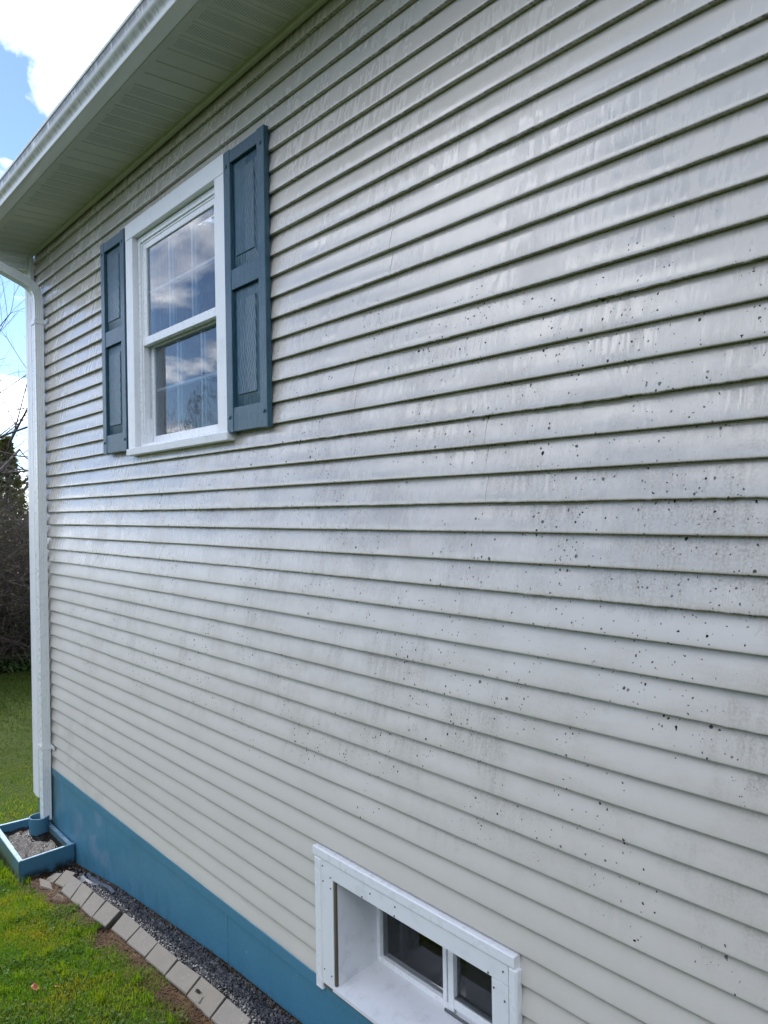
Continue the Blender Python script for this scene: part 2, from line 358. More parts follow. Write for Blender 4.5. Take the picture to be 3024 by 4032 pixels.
leaf_mat('evergreen_leaf', [(0.35, (0.045, 0.065, 0.012)), (0.52, (0.105, 0.120, 0.022)), (0.68, (0.20, 0.18, 0.04))], 1.5, 0.5, 0.6)
leaf_mat('hedge_leaf', [(0.35, (0.022, 0.030, 0.010)), (0.52, (0.045, 0.055, 0.016)), (0.68, (0.10, 0.085, 0.035))], 2.5, 0.25, 0.5)
leaf_mat('bud_leaf', [(0.35, (0.060, 0.075, 0.020)), (0.65, (0.12, 0.13, 0.04))], 2, 0.4, 0.5)
leaf_mat('weed_leaf', [(0.35, (0.035, 0.070, 0.020)), (0.65, (0.085, 0.13, 0.045))], 5, 0.3, 0.5)

# ------------------------------------------------------------------ object helpers
def link(o, parent=None):
    COL.objects.link(o)
    if parent is not None: o.parent = parent
    return o
def empty(name, parent=None, loc=(0, 0, 0)):
    o = bpy.data.objects.new(name, None); o.empty_display_size = 0.1; o.location = loc
    return link(o, parent)
def tag(o, label, cat=None, group=None, kind=None):
    if label: o['label'] = label
    if cat: o['category'] = cat
    if group: o['group'] = group
    if kind: o['kind'] = kind
    return o
def mesh(name, verts, faces, mat, parent=None, smooth=False, loc=None):
    me = bpy.data.meshes.new(name); me.from_pydata([tuple(v) for v in verts], [], faces); me.update()
    if mat: me.materials.append(MATS[mat])
    if smooth:
        for p in me.polygons: p.use_smooth = True
    o = bpy.data.objects.new(name, me); link(o, parent)
    if loc: o.location = loc
    return o
def bm_obj(name, bm, mat, parent=None, smooth=False, loc=None):
    bmesh.ops.recalc_face_normals(bm, faces=bm.faces)
    me = bpy.data.meshes.new(name); bm.to_mesh(me); bm.free(); me.materials.append(MATS[mat])
    if smooth:
        for p in me.polygons: p.use_smooth = True
    o = bpy.data.objects.new(name, me); link(o, parent)
    if loc: o.location = loc
    return o
def box(name, x0, x1, y0, y1, z0, z1, mat, parent=None, bev=0.0015, origin=None):
    """box given in world coordinates; its origin sits at the box centre unless given"""
    c = Vector(origin) if origin else Vector(((x0+x1)/2, (y0+y1)/2, (z0+z1)/2))
    bm = bmesh.new(); bmesh.ops.create_cube(bm, size=1)
    for v in bm.verts: v.co = Vector(((x0+x1)/2+v.co.x*(x1-x0), (y0+y1)/2+v.co.y*(y1-y0), (z0+z1)/2+v.co.z*(z1-z0)))-c
    if bev: bmesh.ops.bevel(bm, geom=bm.edges[:], offset=bev, segments=1, affect='EDGES')
    o = bm_obj(name, bm, mat, None)
    if parent is not None: o.parent = parent
    o.location = c - (wloc(parent) if parent is not None else Vector())
    return o
def wloc(o):
    v = Vector()
    while o is not None: v = v + o.location; o = o.parent
    return v
def prism(name, pts, mat, parent=None, bev=0.0):
    """8-corner solid from four top points and four bottom points"""
    bm = bmesh.new(); v = [bm.verts.new(p) for p in pts]
    for f in ((0, 1, 2, 3), (7, 6, 5, 4), (0, 4, 5, 1), (1, 5, 6, 2), (2, 6, 7, 3), (3, 7, 4, 0)): bm.faces.new([v[i] for i in f])
    bmesh.ops.recalc_face_normals(bm, faces=bm.faces)
    if bev: bmesh.ops.bevel(bm, geom=bm.edges[:], offset=bev, segments=2, affect='EDGES')
    return bm_obj(name, bm, mat, parent)
def extrude_x(name, prof, x0, x1, mat, parent=None, closed=True, smooth=False, step=None):
    xs = [x0, x1] if not step else list(np.linspace(x0, x1, max(2, int((x1-x0)/step)+1)))
    n = len(prof); V = []; F = []
    for x in xs: V += [(x, y, z) for y, z in prof]
    for i in range(len(xs)-1):
        for j in range(n if closed else n-1):
            k = (j+1) % n; F.append((i*n+j, i*n+k, (i+1)*n+k, (i+1)*n+j))
    if closed: F += [tuple(range(n-1, -1, -1)), tuple(range((len(xs)-1)*n, len(xs)*n))]
    bm = bmesh.new(); vv = [bm.verts.new(p) for p in V]
    for f in F: bm.faces.new([vv[i] for i in f])
    return bm_obj(name, bm, mat, parent, smooth)

# ------------------------------------------------------------------ ground
GX = [-400, -9, -6, -1, .6, 1.46, 2.5, 3.05, 3.34, 3.8, 5, 7, 12, 400]
GZ = [-0.80, -.80, -.78, -.68, -.60, -.47, -.367, -.317, -.303, -.283, -.23, -.15, -.10, -.10]
def g(x): return np.interp(x, GX, GZ)
def gnoise(x, y):
    return 0.006*np.sin(7.1*x+3.3*y)*np.sin(5.3*y-2.2*x+1.0)+0.004*np.sin(15.7*x+1.3)*np.sin(13.1*y+.7)
def gz(x, y):
    """ground surface: gravel bed by the wall, lawn outside the stones"""
    x = np.asarray(x, float); y = np.asarray(y, float)
    s = np.clip((y+0.16)/-0.12, 0, 1)
    near = (x > 0.6) & (x < 9.2)
    return g(x)-0.012-np.where(near, 0.012*s, 0.02*np.clip((0.6-x)/1.0, 0, 1))+gnoise(x, y)*(y < -0.2)
def lin(a, b, n): return list(np.linspace(a, b, n))
xs = [-400, -200, -100, -60, -40, -25, -18, -13] + lin(-10, -1, 28) + lin(-0.8, 5.5, 106) + lin(5.8, 10, 15) + [13, 20, 40, 100, 200, 400]
ys = [-400, -200, -100, -50, -25, -14, -9] + lin(-6, -1.4, 19) + lin(-1.3, 0.1, 48) + lin(0.4, 6, 15) + [9, 14, 25, 50, 100, 200, 400]
XX, YY = np.meshgrid(xs, ys); ZZ = gz(XX, YY)
nx, ny = len(xs), len(ys)
mesh('ground', np.stack([XX.ravel(), YY.ravel(), ZZ.ravel()], 1).tolist(),
     [(j*nx+i, j*nx+i+1, (j+1)*nx+i+1, (j+1)*nx+i) for j in range(ny-1) for i in range(nx-1)], 'ground', smooth=True)['kind'] = 'structure'
tag(bpy.data.objects['ground'], 'sloping ground of mossy soil under the lawn and gravel')

# ------------------------------------------------------------------ the house
house = empty('house', loc=(0, 0, 0))
tag(house, 'single-storey house in beige horizontal siding over a blue painted foundation', 'house')
XE = 9.0                     # near end of the wall
WX0 = -0.30                  # far end of the siding
# window openings (x0, x1, z0, z1)
WIN = (1.976, 3.10, 2.535, 3.88); BAS = (4.08, 5.025, 0.015, 0.492)

def wall_with_holes(name, x0, x1, z0, z1, y0, y1, holes, mat, parent):
    xc = sorted({x0, x1, *[h[0] for h in holes], *[h[1] for h in holes]}); zc = sorted({z0, z1, *[h[2] for h in holes], *[h[3] for h in holes]})
    V = []; F = []
    def q(a, b, c, d): n = len(V); V.extend((a, b, c, d)); F.append((n, n+1, n+2, n+3))
    solid = lambda i, j: not any(h[0]-1e-6 <= xc[i] and xc[i+1] <= h[1]+1e-6 and h[2]-1e-6 <= zc[j] and zc[j+1] <= h[3]+1e-6 for h in holes)
    for i in range(len(xc)-1):
        for j in range(len(zc)-1):
            if not solid(i, j): continue
            a, b, c, d = xc[i], xc[i+1], zc[j], zc[j+1]
            q((a, y0, c), (b, y0, c), (b, y0, d), (a, y0, d)); q((a, y1, d), (b, y1, d), (b, y1, c), (a, y1, c))
    for a, b, c, d in [(x0, x1, z0, z1)]+list(holes):
        q((a, y0, c), (a, y0, d), (a, y1, d), (a, y1, c)); q((b, y0, c), (b, y0, d), (b, y1, d), (b, y1, c))
        q((a, y0, c), (b, y0, c), (b, y1, c), (a, y1, c)); q((a, y0, d), (b, y0, d), (b, y1, d), (a, y1, d))
    return mesh(name, V, F, mat, parent)
wall = wall_with_holes('wall', WX0, XE, 0.0, 4.40, 0.034, 0.20, [WIN, BAS], 'sheathing', house)

# siding: one object per board, three courses make a factory panel
PROF = [(.0265, .0050), (.0032, .0005), (.0006, .0012), (-.0004, .0040), (-.0002, .0080), (.0014, .018), (.0050, .036), (.0100, .056), (.0152, .076), (.0194, .092), (.0235, .109)]
seams = {6: [4.614], 3: [4.648], 1: [5.624], 5: [1.215], 2: [2.9], 4: [3.576], 7: [0.9, 5.0], 0: [2.2], 8: [4.25], 9: [0.75, 5.4], 10: [4.5], 11: [1.3, 5.05], 12: [4.2], 13: [0.5, 4.9], 14: [3.3]}
def board(x0, x1, k, yo):
    drip = (k % 3 == 0)
    st = 0.018 if (drip and k >= 15) else 0.12
    n = max(2, int((x1-x0)/st)+1); X = np.linspace(x0, x1, n)
    ph = k*1.7
    wy = 0.0009*np.sin(2.3*X+ph)+0.0007*np.sin(5.9*X+ph*2.1)+0.0004*np.sin(13*X+ph)
    wz = 0.0007*np.sin(1.7*X+ph*.7)+0.0004*np.sin(7.1*X+ph)
    dz = np.zeros(n)
    if st < .1:
        rr = np.random.default_rng(500+k*7+int(x0*10)); dz = -0.0030*np.clip(rr.random(n)*1.7-0.75, 0, 1)
    tilt = 0.0011*np.sin(0.9*X+ph*3.1)+0.0006*np.sin(3.7*X+ph*1.9)
    V = []; m = len(PROF)
    for i in range(n):
        for j, (py, pz) in enumerate(PROF):
            w = 1 if 0 < j < 5 else 0
            V.append((X[i], py+yo+wy[i]+tilt[i]*pz/0.1, k*PITCHZ+pz+wz[i]+w*dz[i]))
    F = [(i*m+j, (i+1)*m+j, (i+1)*m+j+1, i*m+j+1) for i in range(n-1) for j in range(m-1)]
    V += V[:m]+V[(n-1)*m:n*m]; F += [tuple(range(n*m, n*m+m)), tuple(reversed(range(n*m+m, n*m+2*m)))]
    o = mesh('siding_board', V, F, 'siding', wall, smooth=True)
    for p in list(o.data.polygons)[-2:]: p.use_smooth = False
    return o
for k in range(43):
    zc0, zc1 = k*PITCHZ, (k+1)*PITCHZ
    segs = [(WX0, XE)]
    for (h, ex) in ((WIN, (1.885, 3.195)), (BAS, (3.955, 5.120))):
        if min(zc1, h[3])-max(zc0, h[2]) > 0.006:
            segs = [s for a, b in segs for s in (((a, ex[0]), (ex[1], b)) if a < ex[0] < b else ((a, b),))]
    pieces = []
    for a, b in segs:
        cuts = [c for c in seams[k//3] if a+.15 < c < b-.15]; p = a
        for c in cuts: pieces.append((p, c+0.012)); p = c-0.012
        pieces.append((p, b))
    for i, (a, b) in enumerate(pieces):
        board(a, b, k, -0.0013 if i % 2 else 0.0)

# corner post, proud of the siding, reaching lower than the boards
cp = [(-.262, -.012), (-.262, -.030), (-.330, -.034), (-.334, -.030), (-.341, -.030), (-.345, -.034), (-.405, -.034), (-.413, -.026), (-.413, .35), (-.40, .35), (-.40, .0), (-.262, .0)]
bm = bmesh.new(); lo = [bm.verts.new((x, y, -.300-0.10*(x+.405) if x < -.345 else -.318)) for x, y in cp]; hi = [bm.verts.new((x, y, 4.345)) for x, y in cp]
for i in range(len(cp)): j = (i+1) % len(cp); bm.faces.new((lo[i], lo[j], hi[j], hi[i]))
bm.faces.new(lo); bm.faces.new(hi)
bm_obj('corner_post', bm, 'white_trim', house)

# end walls, back wall, gables, roof (they close the house so the rooms are dark)
box('end_wall', -0.395, -0.302, 0.20, 7.0, 0.0, 4.40, 'siding', house, 0)
box('end_wall', XE, XE+0.1, 0.022, 7.0, 0.0, 4.40, 'siding', house, 0)
box('back_wall', -0.395, XE+0.1, 7.002, 7.1, 0.0, 4.40, 'siding', house, 0)
def gable(x0, x1):
    y0, y1, zt = 0.0, 7.1, 4.42; ym = 3.55; zr = zt+3.4*0.36
    V = [(x, y, z) for x in (x0, x1) for y, z in ((y0, zt-.015), (y1, zt-.015), (ym, zr))]
    mesh('gable_wall', V, [(0, 1, 2), (5, 4, 3), (0, 3, 4, 1), (1, 4, 5, 2), (2, 5, 3, 0)], 'siding', house)
gable(-0.39, -0.31); gable(XE+.01, XE+.09)
SL = 0.36
def roofside(sgn):
    e = -0.46 if sgn > 0 else 7.56; m = 3.55
    prof = [(e, 4.492), (m, 4.492+abs(m-e)*SL), (m, 4.57+abs(m-e)*SL), (e, 4.57)]
    return extrude_x('roof', prof, -0.46, XE+0.4, 'roof_shingle', house)
roofside(1); roofside(-1)
# foundation: three butted panels with fine joints
FY = 0.006
for a, b in ((-0.395, 1.256), (1.259, 3.054), (3.057, XE)):
    zt = -0.0545
    box('foundation_panel', a, b, FY, 0.30, -1.1, zt, 'foundation', house, 0.002)
for a, b in ((-0.395, 3.503), (3.5045, XE)):
    box('foundation_ledge', a, b, FY-0.011, 0.30, -0.0530, 0.004, 'foundation', house, 0.0015)
box('foundation_panel', -0.395, -0.30, 0.302, 7.0, -1.1, -0.001, 'foundation', house, 0)
box('foundation_panel', XE, XE+.1, 0.012, 7.0, -1.1, -0.001, 'foundation', house, 0)

# eave: soffit strips, wall channel, fascia, gutter
ZS = 4.351
soff = empty('soffit', house)
k0 = -46
x = 3.33+0.1355*45
idx = 45
while x > -0.46:
    a, b = x-0.1355, x
    ph = (-idx) % 9          # strips counted away from x = 3.33
    vent = ph >= 3
    if a < XE+0.35 and b <= XE+0.45 and b > -0.29:
        a2 = max(a, -0.298); c = Vector(((a+b)/2, -0.21, ZS)); w = a2-c.x
        h = 0.1355/2; gd = 0.0055
        pr = [(w, gd), (w+.004, gd) if w > -h+.001 else (-h+.006, gd), (-h+.011, 0) if w < -h+.01 else (w+.006, 0), (h-.006, 0), (h, gd), (h, .012), (w, .012)]
        if a2 == a: pr = [(-h, gd), (-h+.005, gd), (-h+.010, 0), (h-.005, 0), (h, gd), (h, .012), (-h, .012)]
        bm = bmesh.new(); fr = [bm.verts.new((px, -.200, pz)) for px, pz in pr]; bk = [bm.verts.new((px, .195, pz)) for px, pz in pr]
        n = len(pr)
        for i in range(n): bm.faces.new((fr[i], fr[(i+1) % n], bk[(i+1) % n], bk[i]))
        bm.faces.new(fr); bm.faces.new(bk)
        bm_obj('soffit_panel', bm, 'soffit_vented' if vent else 'soffit_plain', soff, loc=c)
    x -= 0.1355; idx -= 1
box('eave_deck', -0.455, XE+.34, -0.401, 0.025, 4.380, 4.398, 'sheathing', house, 0)
extrude_x('soffit_channel', [(-.032, 4.378), (-.032, 4.333), (-.026, 4.329), (-.004, 4.329), (-.004, 4.334), (-.024, 4.337), (-.024, 4.378)], -0.262, XE, 'soffit_plain', house)
extrude_x('soffit_trim', [(-.428, 4.349), (-.388, 4.3485), (-.386, 4.352), (-.388, 4.358), (-.428, 4.37)], -0.45, XE+.35, 'soffit_plain', house)
box('fascia', -0.45, XE+.35, -0.421, -0.402, 4.372, 4.50, 'white_trim', house)
gp = [(-.4235, 4.474), (-.4235, 4.3555), (-.430, 4.3515), (-.499, 4.3510), (-.5055, 4.3525), (-.5085, 4.357), (-.5085, 4.364), (-.5095, 4.368), (-.513, 4.378), (-.519, 4.388), (-.527, 4.397), (-.5365, 4.406), (-.543, 4.416), (-.546, 4.428), (-.5475, 4.444), (-.5485, 4.458), (-.5540, 4.4595), (-.5560, 4.464), (-.5560, 4.474), (-.5520, 4.4765), (-.546, 4.4755),
      (-.546, 4.462), (-.540, 4.430), (-.530, 4.408), (-.512, 4.390), (-.505, 4.366), (-.500, 4.3545), (-.430, 4.3550), (-.4265, 4.3585), (-.4265, 4.474)]
gut = extrude_x('gutter', gp, -0.46, XE+.36, 'gutter', house, smooth=True)
md = gut.modifiers.new('edge', 'EDGE_SPLIT'); md.split_angle = R_(40)
# boxed return under the far end of the eave
er = [(-.300, 4.349), (-.300, 4.318), (-.305, 4.312), (-.305, 4.276), (-.300, 4.270), (-.300, 4.224), (-.310, 4.216), (-.46, 4.216), (-.46, 4.349)]
bm = bmesh.new(); a = [bm.verts.new((px, -.545, pz)) for px, pz in er]; b = [bm.verts.new((px, -.036, pz)) for px, pz in er]
for i in range(len(er)): j = (i+1) % len(er); bm.faces.new((a[i], a[j], b[j], b[i]))
bm.faces.new(a); bm.faces.new(b); bm_obj('eave_return', bm, 'white_trim', house)

# downspout, a ribbed 3x4 tube swept along the elbows
def ds_profile(u, v):
    P = []
    def side(p, q, nrm, ribs):
        L = 40
        for i in range(L):
            s = i/L; d = 0
            for c, w in ribs:
                if abs(s-c) < w: d = 0.0035*(0.5+0.5*math.cos(math.pi*(s-c)/w))
            P.append((p[0]+(q[0]-p[0])*s-nrm[0]*d, p[1]+(q[1]-p[1])*s-nrm[1]*d))
    r4 = [(0.22, .09), (0.42, .09), (0.62, .09), (0.82, .09)]; r1 = [(0.5, .30)]
    side((u, -v), (u, v), (1, 0), r4); side((u, v), (-u, v), (0, 1), r1); side((-u, v), (-u, -v), (-1, 0), r4); side((-u, -v), (u, -v), (0, -1), r1)
    return P
DX = -0.024
path = [(-.470, 4.362), (-.470, 4.262), (-.464, 4.225), (-.448, 4.195), (-.420, 4.170), (-.380, 4.148)]
path += [(-.16, 4.052), (-.125, 4.034), (-.095, 4.013), (-.072, 3.986), (-.055, 3.950), (-.047, 3.910), (-.0445, 3.870), (-.044, 1.0), (-.042, -.425)]
pr = ds_profile(.049, .034); m = len(pr); V = []; F = []
for i, (py, pz) in enumerate(path):
    a = path[max(i-1, 0)]; b = path[min(i+1, len(path)-1)]
    t = Vector((0, b[0]-a[0], b[1]-a[1])).normalized(); nrm = Vector((0, t.z, -t.y))   # points to -y side turned by slope
    sc = 0.965 if i == len(path)-1 else 1.0
    for (u, v) in pr: p = Vector((DX, py, pz))+Vector((u*sc, 0, 0))+nrm*(v*sc); V.append(p)
for i in range(len(path)-1):
    for j in range(m): k = (j+1) % m; F.append((i*m+j, i*m+k, (i+1)*m+k, (i+1)*m+j))
dsp = mesh('downspout', V, F, 'downspout_white', house)
# crimps of the lower elbow
for zc in (4.030, 4.006, 3.980):
    pass
def strap(z0):
    s = empty('strap', dsp, (0, 0, z0))
    for nm, (a, b, c, d) in {'band_side': (DX+.0502, DX+.0525, -.082, -.003), 'band_front': (DX-.052, DX+.0525, -.0845, -.0815)}.items():
        box('strap_band', a, b, c, d, z0-.018, z0+.018, 'downspout_white', dsp, 0.0008)
    box('strap_tab', DX+.0525, .108, -.0065, -.0035, z0-.017, z0+.017, 'downspout_white', dsp, 0.001)
    bpy.data.objects.remove(s)
    bm = bmesh.new(); bmesh.ops.create_cone(bm, cap_ends=True, segments=10, radius1=.005, radius2=.004, depth=.004, matrix=Matrix.Rotation(R_(90), 4, 'X'))
    bm_obj('screw', bm, 'screw_metal', dsp, loc=(.085, -.0085, z0))
strap(3.715); strap(0.182)

# ---------------------------------------------------------------- window
win = empty('window', house, (2.538, 0, 2.49))
def wb(n, *a, mat='white_vinyl', bev=0.0015): return box(n, *a, mat, win, bev)
x0, x1, z0, z1 = WIN
CF = -0.030
wb('casing', 1.863, x0, CF, 0.021, 2.530, 3.8855, mat='white_trim', bev=.003)
wb('casing', x1, 3.215, CF, 0.021, 2.530, 3.8855, mat='white_trim', bev=.003)
wb('casing', 1.8625, 3.2155, CF-.0015, 0.021, 3.884, 3.988, mat='white_trim', bev=.003)
wb('sill', 1.858, 3.226, -0.044, 0.10, 2.489, 2.5335, mat='sill_white', bev=.004)
JD = 0.006
# vinyl master frame behind the casing
def ring(nm, a, b, c, d, w, y0, y1, parts=('l', 'r', 't', 'b'), bev=.002, wt=None, wbm=None, mat='white_vinyl'):
    wt = wt or w; wbm = wbm or w
    if 'l' in parts: wb(nm, a, a+w, y0, y1, c, d, mat=mat, bev=bev)
    if 'r' in parts: wb(nm, b-w, b, y0, y1, c, d, mat=mat, bev=bev)
    if 't' in parts: wb(nm, a+w, b-w, y0+.0004, y1, d-wt, d, mat=mat, bev=bev)
    if 'b' in parts: wb(nm, a+w, b-w, y0+.0004, y1, c, c+wbm, mat=mat, bev=bev)
ring('frame', x0+.002, x1-.002, z0+.002, z1-.002, .034, JD, .12, wbm=.020)
ring('frame_stop', x0+.036, x1-.036, z0+.022, z1-.036, .014, JD+.010, .05, parts=('l', 'r', 't'))
# upper sash
u0, u1 = x0+.050, x1-.050
ring('upper_sash', u0, u1, 3.182, z1-.050, .052, .020, .048, wt=.036, wbm=.055)
wb('meeting_rail', u0+.001, u1-.001, .012, .020, 3.182, 3.232, bev=.002)
# lower sash
ring('lower_sash', x0+.038, x1-.038, z0+.022, 3.215, .046, .066, .094, wt=.040, wbm=.050)
wb('sash_track', x0+.037, x0+.064, .036, .0655, z0+.023, 2.72, bev=.002)
def pane(nm, a, b, c, d, y, mat, par):
    o = mesh(nm, [(a, y, c), (b, y, c), (b, y, d), (a, y, d), (a, y+.004, c), (b, y+.004, c), (b, y+.004, d), (a, y+.004, d)],
             [(0, 1, 2, 3)], mat, par)
    o.location = -wloc(par); return o
pane('upper_pane', u0+.048, u1-.048, 3.232, z1-.084, .030, 'window_glass', win)
pane('lower_pane', x0+.080, x1-.080, z0+.068, 3.180, .078, 'window_glass', win)
pane('inner_upper_pane', u0+.048, u1-.048, 3.232, z1-.084, .042, 'coated_glass', win)
pane('inner_lower_pane', x0+.080, x1-.080, z0+.068, 3.180, .090, 'coated_glass', win)
def muntins(a, b, c, d, y, hz):
    w = (b-a)/3
    for i in (1, 2): wb('muntin', a+w*i-.009, a+w*i+.009, y, y+.006, c, d, mat='muntin_white', bev=.001)
    for i in range(3): wb('muntin', a+w*i+(.0095 if i else 0), a+w*(i+1)-(.0095 if i < 2 else 0), y, y+.006, hz-.009, hz+.009, mat='muntin_white', bev=.001)
muntins(u0+.050, u1-.050, 3.236, z1-.088, .0345, 3.515)
muntins(x0+.082, x1-.082, z0+.070, 3.178, .0825, 2.900)
# curtain drawn back inside
V = []; F = []
cx = np.linspace(2.05, 3.03, 60)
for i, xx in enumerate(cx): V += [(xx, .17+.018*math.sin(i*.9), 2.56), (xx, .17+.018*math.sin(i*.9), 3.84)]
for i in range(59): F.append((2*i, 2*i+2, 2*i+3, 2*i+1))
o = mesh('curtain', V, F, 'curtain', win, True); o.location = -wloc(win)

# ---------------------------------------------------------------- shutters
def shutter(xc0, xc1, lab):
    zb, zt = 2.525, 3.983
    s = empty('shutter', house, ((xc0+xc1)/2, 0, zb)); s['label'] = lab
    def sb(n, a, b, y0, y1, c, d, mat='shutter_stile', bev=.0025): return box(n, a, b, y0, y1, c, d, mat, s, bev)
    SW = .066; Y0, Y1 = -.0315, -.001
    sb('stile', xc0, xc0+SW, Y0, Y1, zb, zt); sb('stile', xc1-SW, xc1, Y0, Y1, zb, zt)
    rails = ((zb+.004, 2.653), (3.257, 3.362), (3.914, zt-.004))
    for a, b in rails: sb('rail', xc0+SW-.0005, xc1-SW+.0005, Y0+.0025, Y1-.001, a, b)
    for c, d in ((2.6535, 3.2565), (3.3625, 3.9135)):
        a, b = xc0+SW, xc1-SW
        sb('panel_bed', a, b, -.006, -.002, c, d, bev=0)
        # raised field with sloping shoulders
        ia, ib, ic, id_ = a+.046, b-.046, c+.062, d-.062; yb, yf = -.0085, -.0235
        oa, ob, oc, od = a+.003, b-.003, c+.003, d-.003
        cx, cz = (a+b)/2, (c+d)/2
        bm = bmesh.new()
        vo = [bm.verts.new(p) for p in ((oa-cx, yb, oc-cz), (ob-cx, yb, oc-cz), (ob-cx, yb, od-cz), (oa-cx, yb, od-cz))]
        vm = [bm.verts.new(p) for p in ((ia-.004-cx, yf+.005, ic-.004-cz), (ib+.004-cx, yf+.005, ic-.004-cz), (ib+.004-cx, yf+.005, id_+.004-cz), (ia-.004-cx, yf+.005, id_+.004-cz))]
        vi = [bm.verts.new(p) for p in ((ia-cx, yf, ic-cz), (ib-cx, yf, ic-cz), (ib-cx, yf, id_-cz), (ia-cx, yf, id_-cz))]
        vb = [bm.verts.new((v.co.x, -.003, v.co.z)) for v in vo]
        for i in range(4):
            j = (i+1) % 4; bm.faces.new((vo[i], vo[j], vm[j], vm[i])); bm.faces.new((vm[i], vm[j], vi[j], vi[i])); bm.faces.new((vb[i], vb[j], vo[j], vo[i]))
        bm.faces.new(vi); bm.faces.new(vb)
        bm_obj('raised_panel', bm, 'shutter_field', s, loc=(cx-wloc(s).x, 0, cz-wloc(s).z))
    for xx in (xc0+.030, xc1-.030):
        for zz in (2.605, 3.905):
            bm = bmesh.new(); bmesh.ops.create_uvsphere(bm, u_segments=12, v_segments=8, radius=.0105)
            for v in bm.verts: v.co.y *= .55
            bm_obj('fastener', bm, 'shutter_stile', s, True, loc=(xx-wloc(s).x, Y0-.0005, zz-wloc(s).z))
shutter(1.412, 1.836, 'blue shutter at the far side of the window')
shutter(3.206, 3.612, 'blue shutter at the near side of the window')

# ---------------------------------------------------------------- basement window
bw = empty('basement_window', house, (4.55, 0, 0.0))
def bb(n, *a, mat='white_trim', bev=.0015): return box(n, *a, mat, bw, bev)
bb('edge_strip', 3.936, 3.990, -.0195, .012, -.036, .558, mat='white_vinyl', bev=.006)
bb('edge_strip', 5.103, 5.143, -.0205, .012, -.040, .560, mat='white_vinyl', bev=.006)
bb('casing', 3.9915, 4.076, -.0165, .010, .004, .4885, bev=.001)
bb('casing', 5.024, 5.1015, -.0165, .010, -.036, .4865, bev=.001)
bb('casing', 3.9915, 5.1020, -.0175, .010, .4895, .5575, bev=.001)
# drip cap with a rolled front
o = extrude_x('drip_cap', [(.012, .6025), (-.019, .6015), (-.0225, .599), (-.0225, .566), (-.021, .561), (-.0185, .5595), (.012, .5595)], 3.931, 5.133, 'white_vinyl', bw); o.location = -wloc(bw)
bb('wood_edge', 4.0762, 4.0895, -.0125, .020, .018, .488, mat='bare_wood', bev=.001)
bb('wood_edge', 3.992, 5.02, -.0155, .004, -.010, .0035, mat='bare_wood', bev=.001)
# reveal
o = mesh('jamb', [(4.0905, -.001, .0), (4.0905, .23, .0), (4.0905, .23, .50), (4.0905, -.001, .50), (4.078, -.001, .0), (4.078, .23, .0), (4.078, .23, .50), (4.078, -.001, .50)],
         [(0, 1, 2, 3), (4, 7, 6, 5), (0, 3, 7, 4), (3, 2, 6, 7), (1, 5, 6, 2), (0, 4, 5, 1)], 'sill_white', bw); o.location = -wloc(bw)
bb('jamb', 5.0225, 5.03, .011, .23, .0, .50, mat='sill_white')
bb('jamb', 4.0905, 5.0225, .011, .23, .489, .50, mat='sill_white')
o = mesh('sill', [(4.079, -.026, .0195), (5.0235, -.026, .0195), (5.0235, .222, .062), (4.079, .222, .062), (4.079, -.026, .0055), (5.0235, -.026, .0055), (5.0235, .222, .0055), (4.079, .222, .0055)],
         [(0, 1, 2, 3), (7, 6, 5, 4), (0, 4, 5, 1), (1, 5, 6, 2), (2, 6, 7, 3), (3, 7, 4, 0)], 'sill_white', bw); o.location = -wloc(bw)
YB = .2135
bb('frame', 4.0908, 4.112, YB, YB+.05, .060, .49, mat='white_vinyl')
bb('frame', 5.000, 5.0222, YB, YB+.05, .060, .49, mat='white_vinyl')
bb('frame', 4.1122, 4.9998, YB+.0005, YB+.05, .060, .086, mat='white_vinyl')
bb('frame', 4.1122, 4.9998, YB+.0005, YB+.05, .455, .49, mat='white_vinyl')
bb('mullion', 4.533, 4.556, YB-.004, YB+.05, .0865, .4545, mat='white_vinyl')
bb('gasket', 4.5562, 4.572, YB+.012, YB+.05, .0865, .4545, mat='screw_metal', bev=.001)
bb('sash', 4.5725, 4.604, YB-.012, YB+.03, .0705, .4545, mat='white_vinyl')
bb('sash', 4.6045, 4.9995, YB-.0115, YB+.03, .0870, .124, mat='white_vinyl')
bb('gasket', 4.605, 4.9995, YB-.006, YB+.03, .1242, .1305, mat='screw_metal', bev=.001)
bb('track', 4.5565, 4.9995, YB-.020, YB-.0125, .0585, .070, mat='screw_metal', bev=.001)
pane('pane', 4.112, 4.533, .086, .455, YB+.022, 'basement_glass', bw)
pane('pane', 4.604, 5.0, .130, .455, YB+.010, 'basement_glass', bw)
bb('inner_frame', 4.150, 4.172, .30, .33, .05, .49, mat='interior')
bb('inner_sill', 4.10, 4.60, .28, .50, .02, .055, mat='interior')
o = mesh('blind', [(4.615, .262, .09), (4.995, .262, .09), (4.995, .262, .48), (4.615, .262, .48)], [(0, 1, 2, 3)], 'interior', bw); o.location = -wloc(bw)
SCR = ((4.002, .530), (4.062, .497), (4.003, .462), (4.060, .448), (4.006, .070), (4.060, .060), (4.290, .4965), (4.345, .530), (4.500, .4965), (4.505, .535), (5.08, .530), (5.010, .4965), (5.035, .455), (5.085, .430), (5.040, .09), (5.085, .08))
sm = None
for sx_, sz_ in SCR:
    if sm is None:
        bm = bmesh.new(); bmesh.ops.create_cone(bm, cap_ends=True, segments=10, radius1=.0042, radius2=.0036, depth=.003, matrix=Matrix.Rotation(R_(90), 4, 'X'))
        o = bm_obj('screw', bm, 'screw_metal', bw); sm = o.data
    else: o = link(bpy.data.objects.new('screw', sm), bw)
    o.location = Vector((sx_, -.0182 if sz_ > .489 else -.0172, sz_))-wloc(bw)

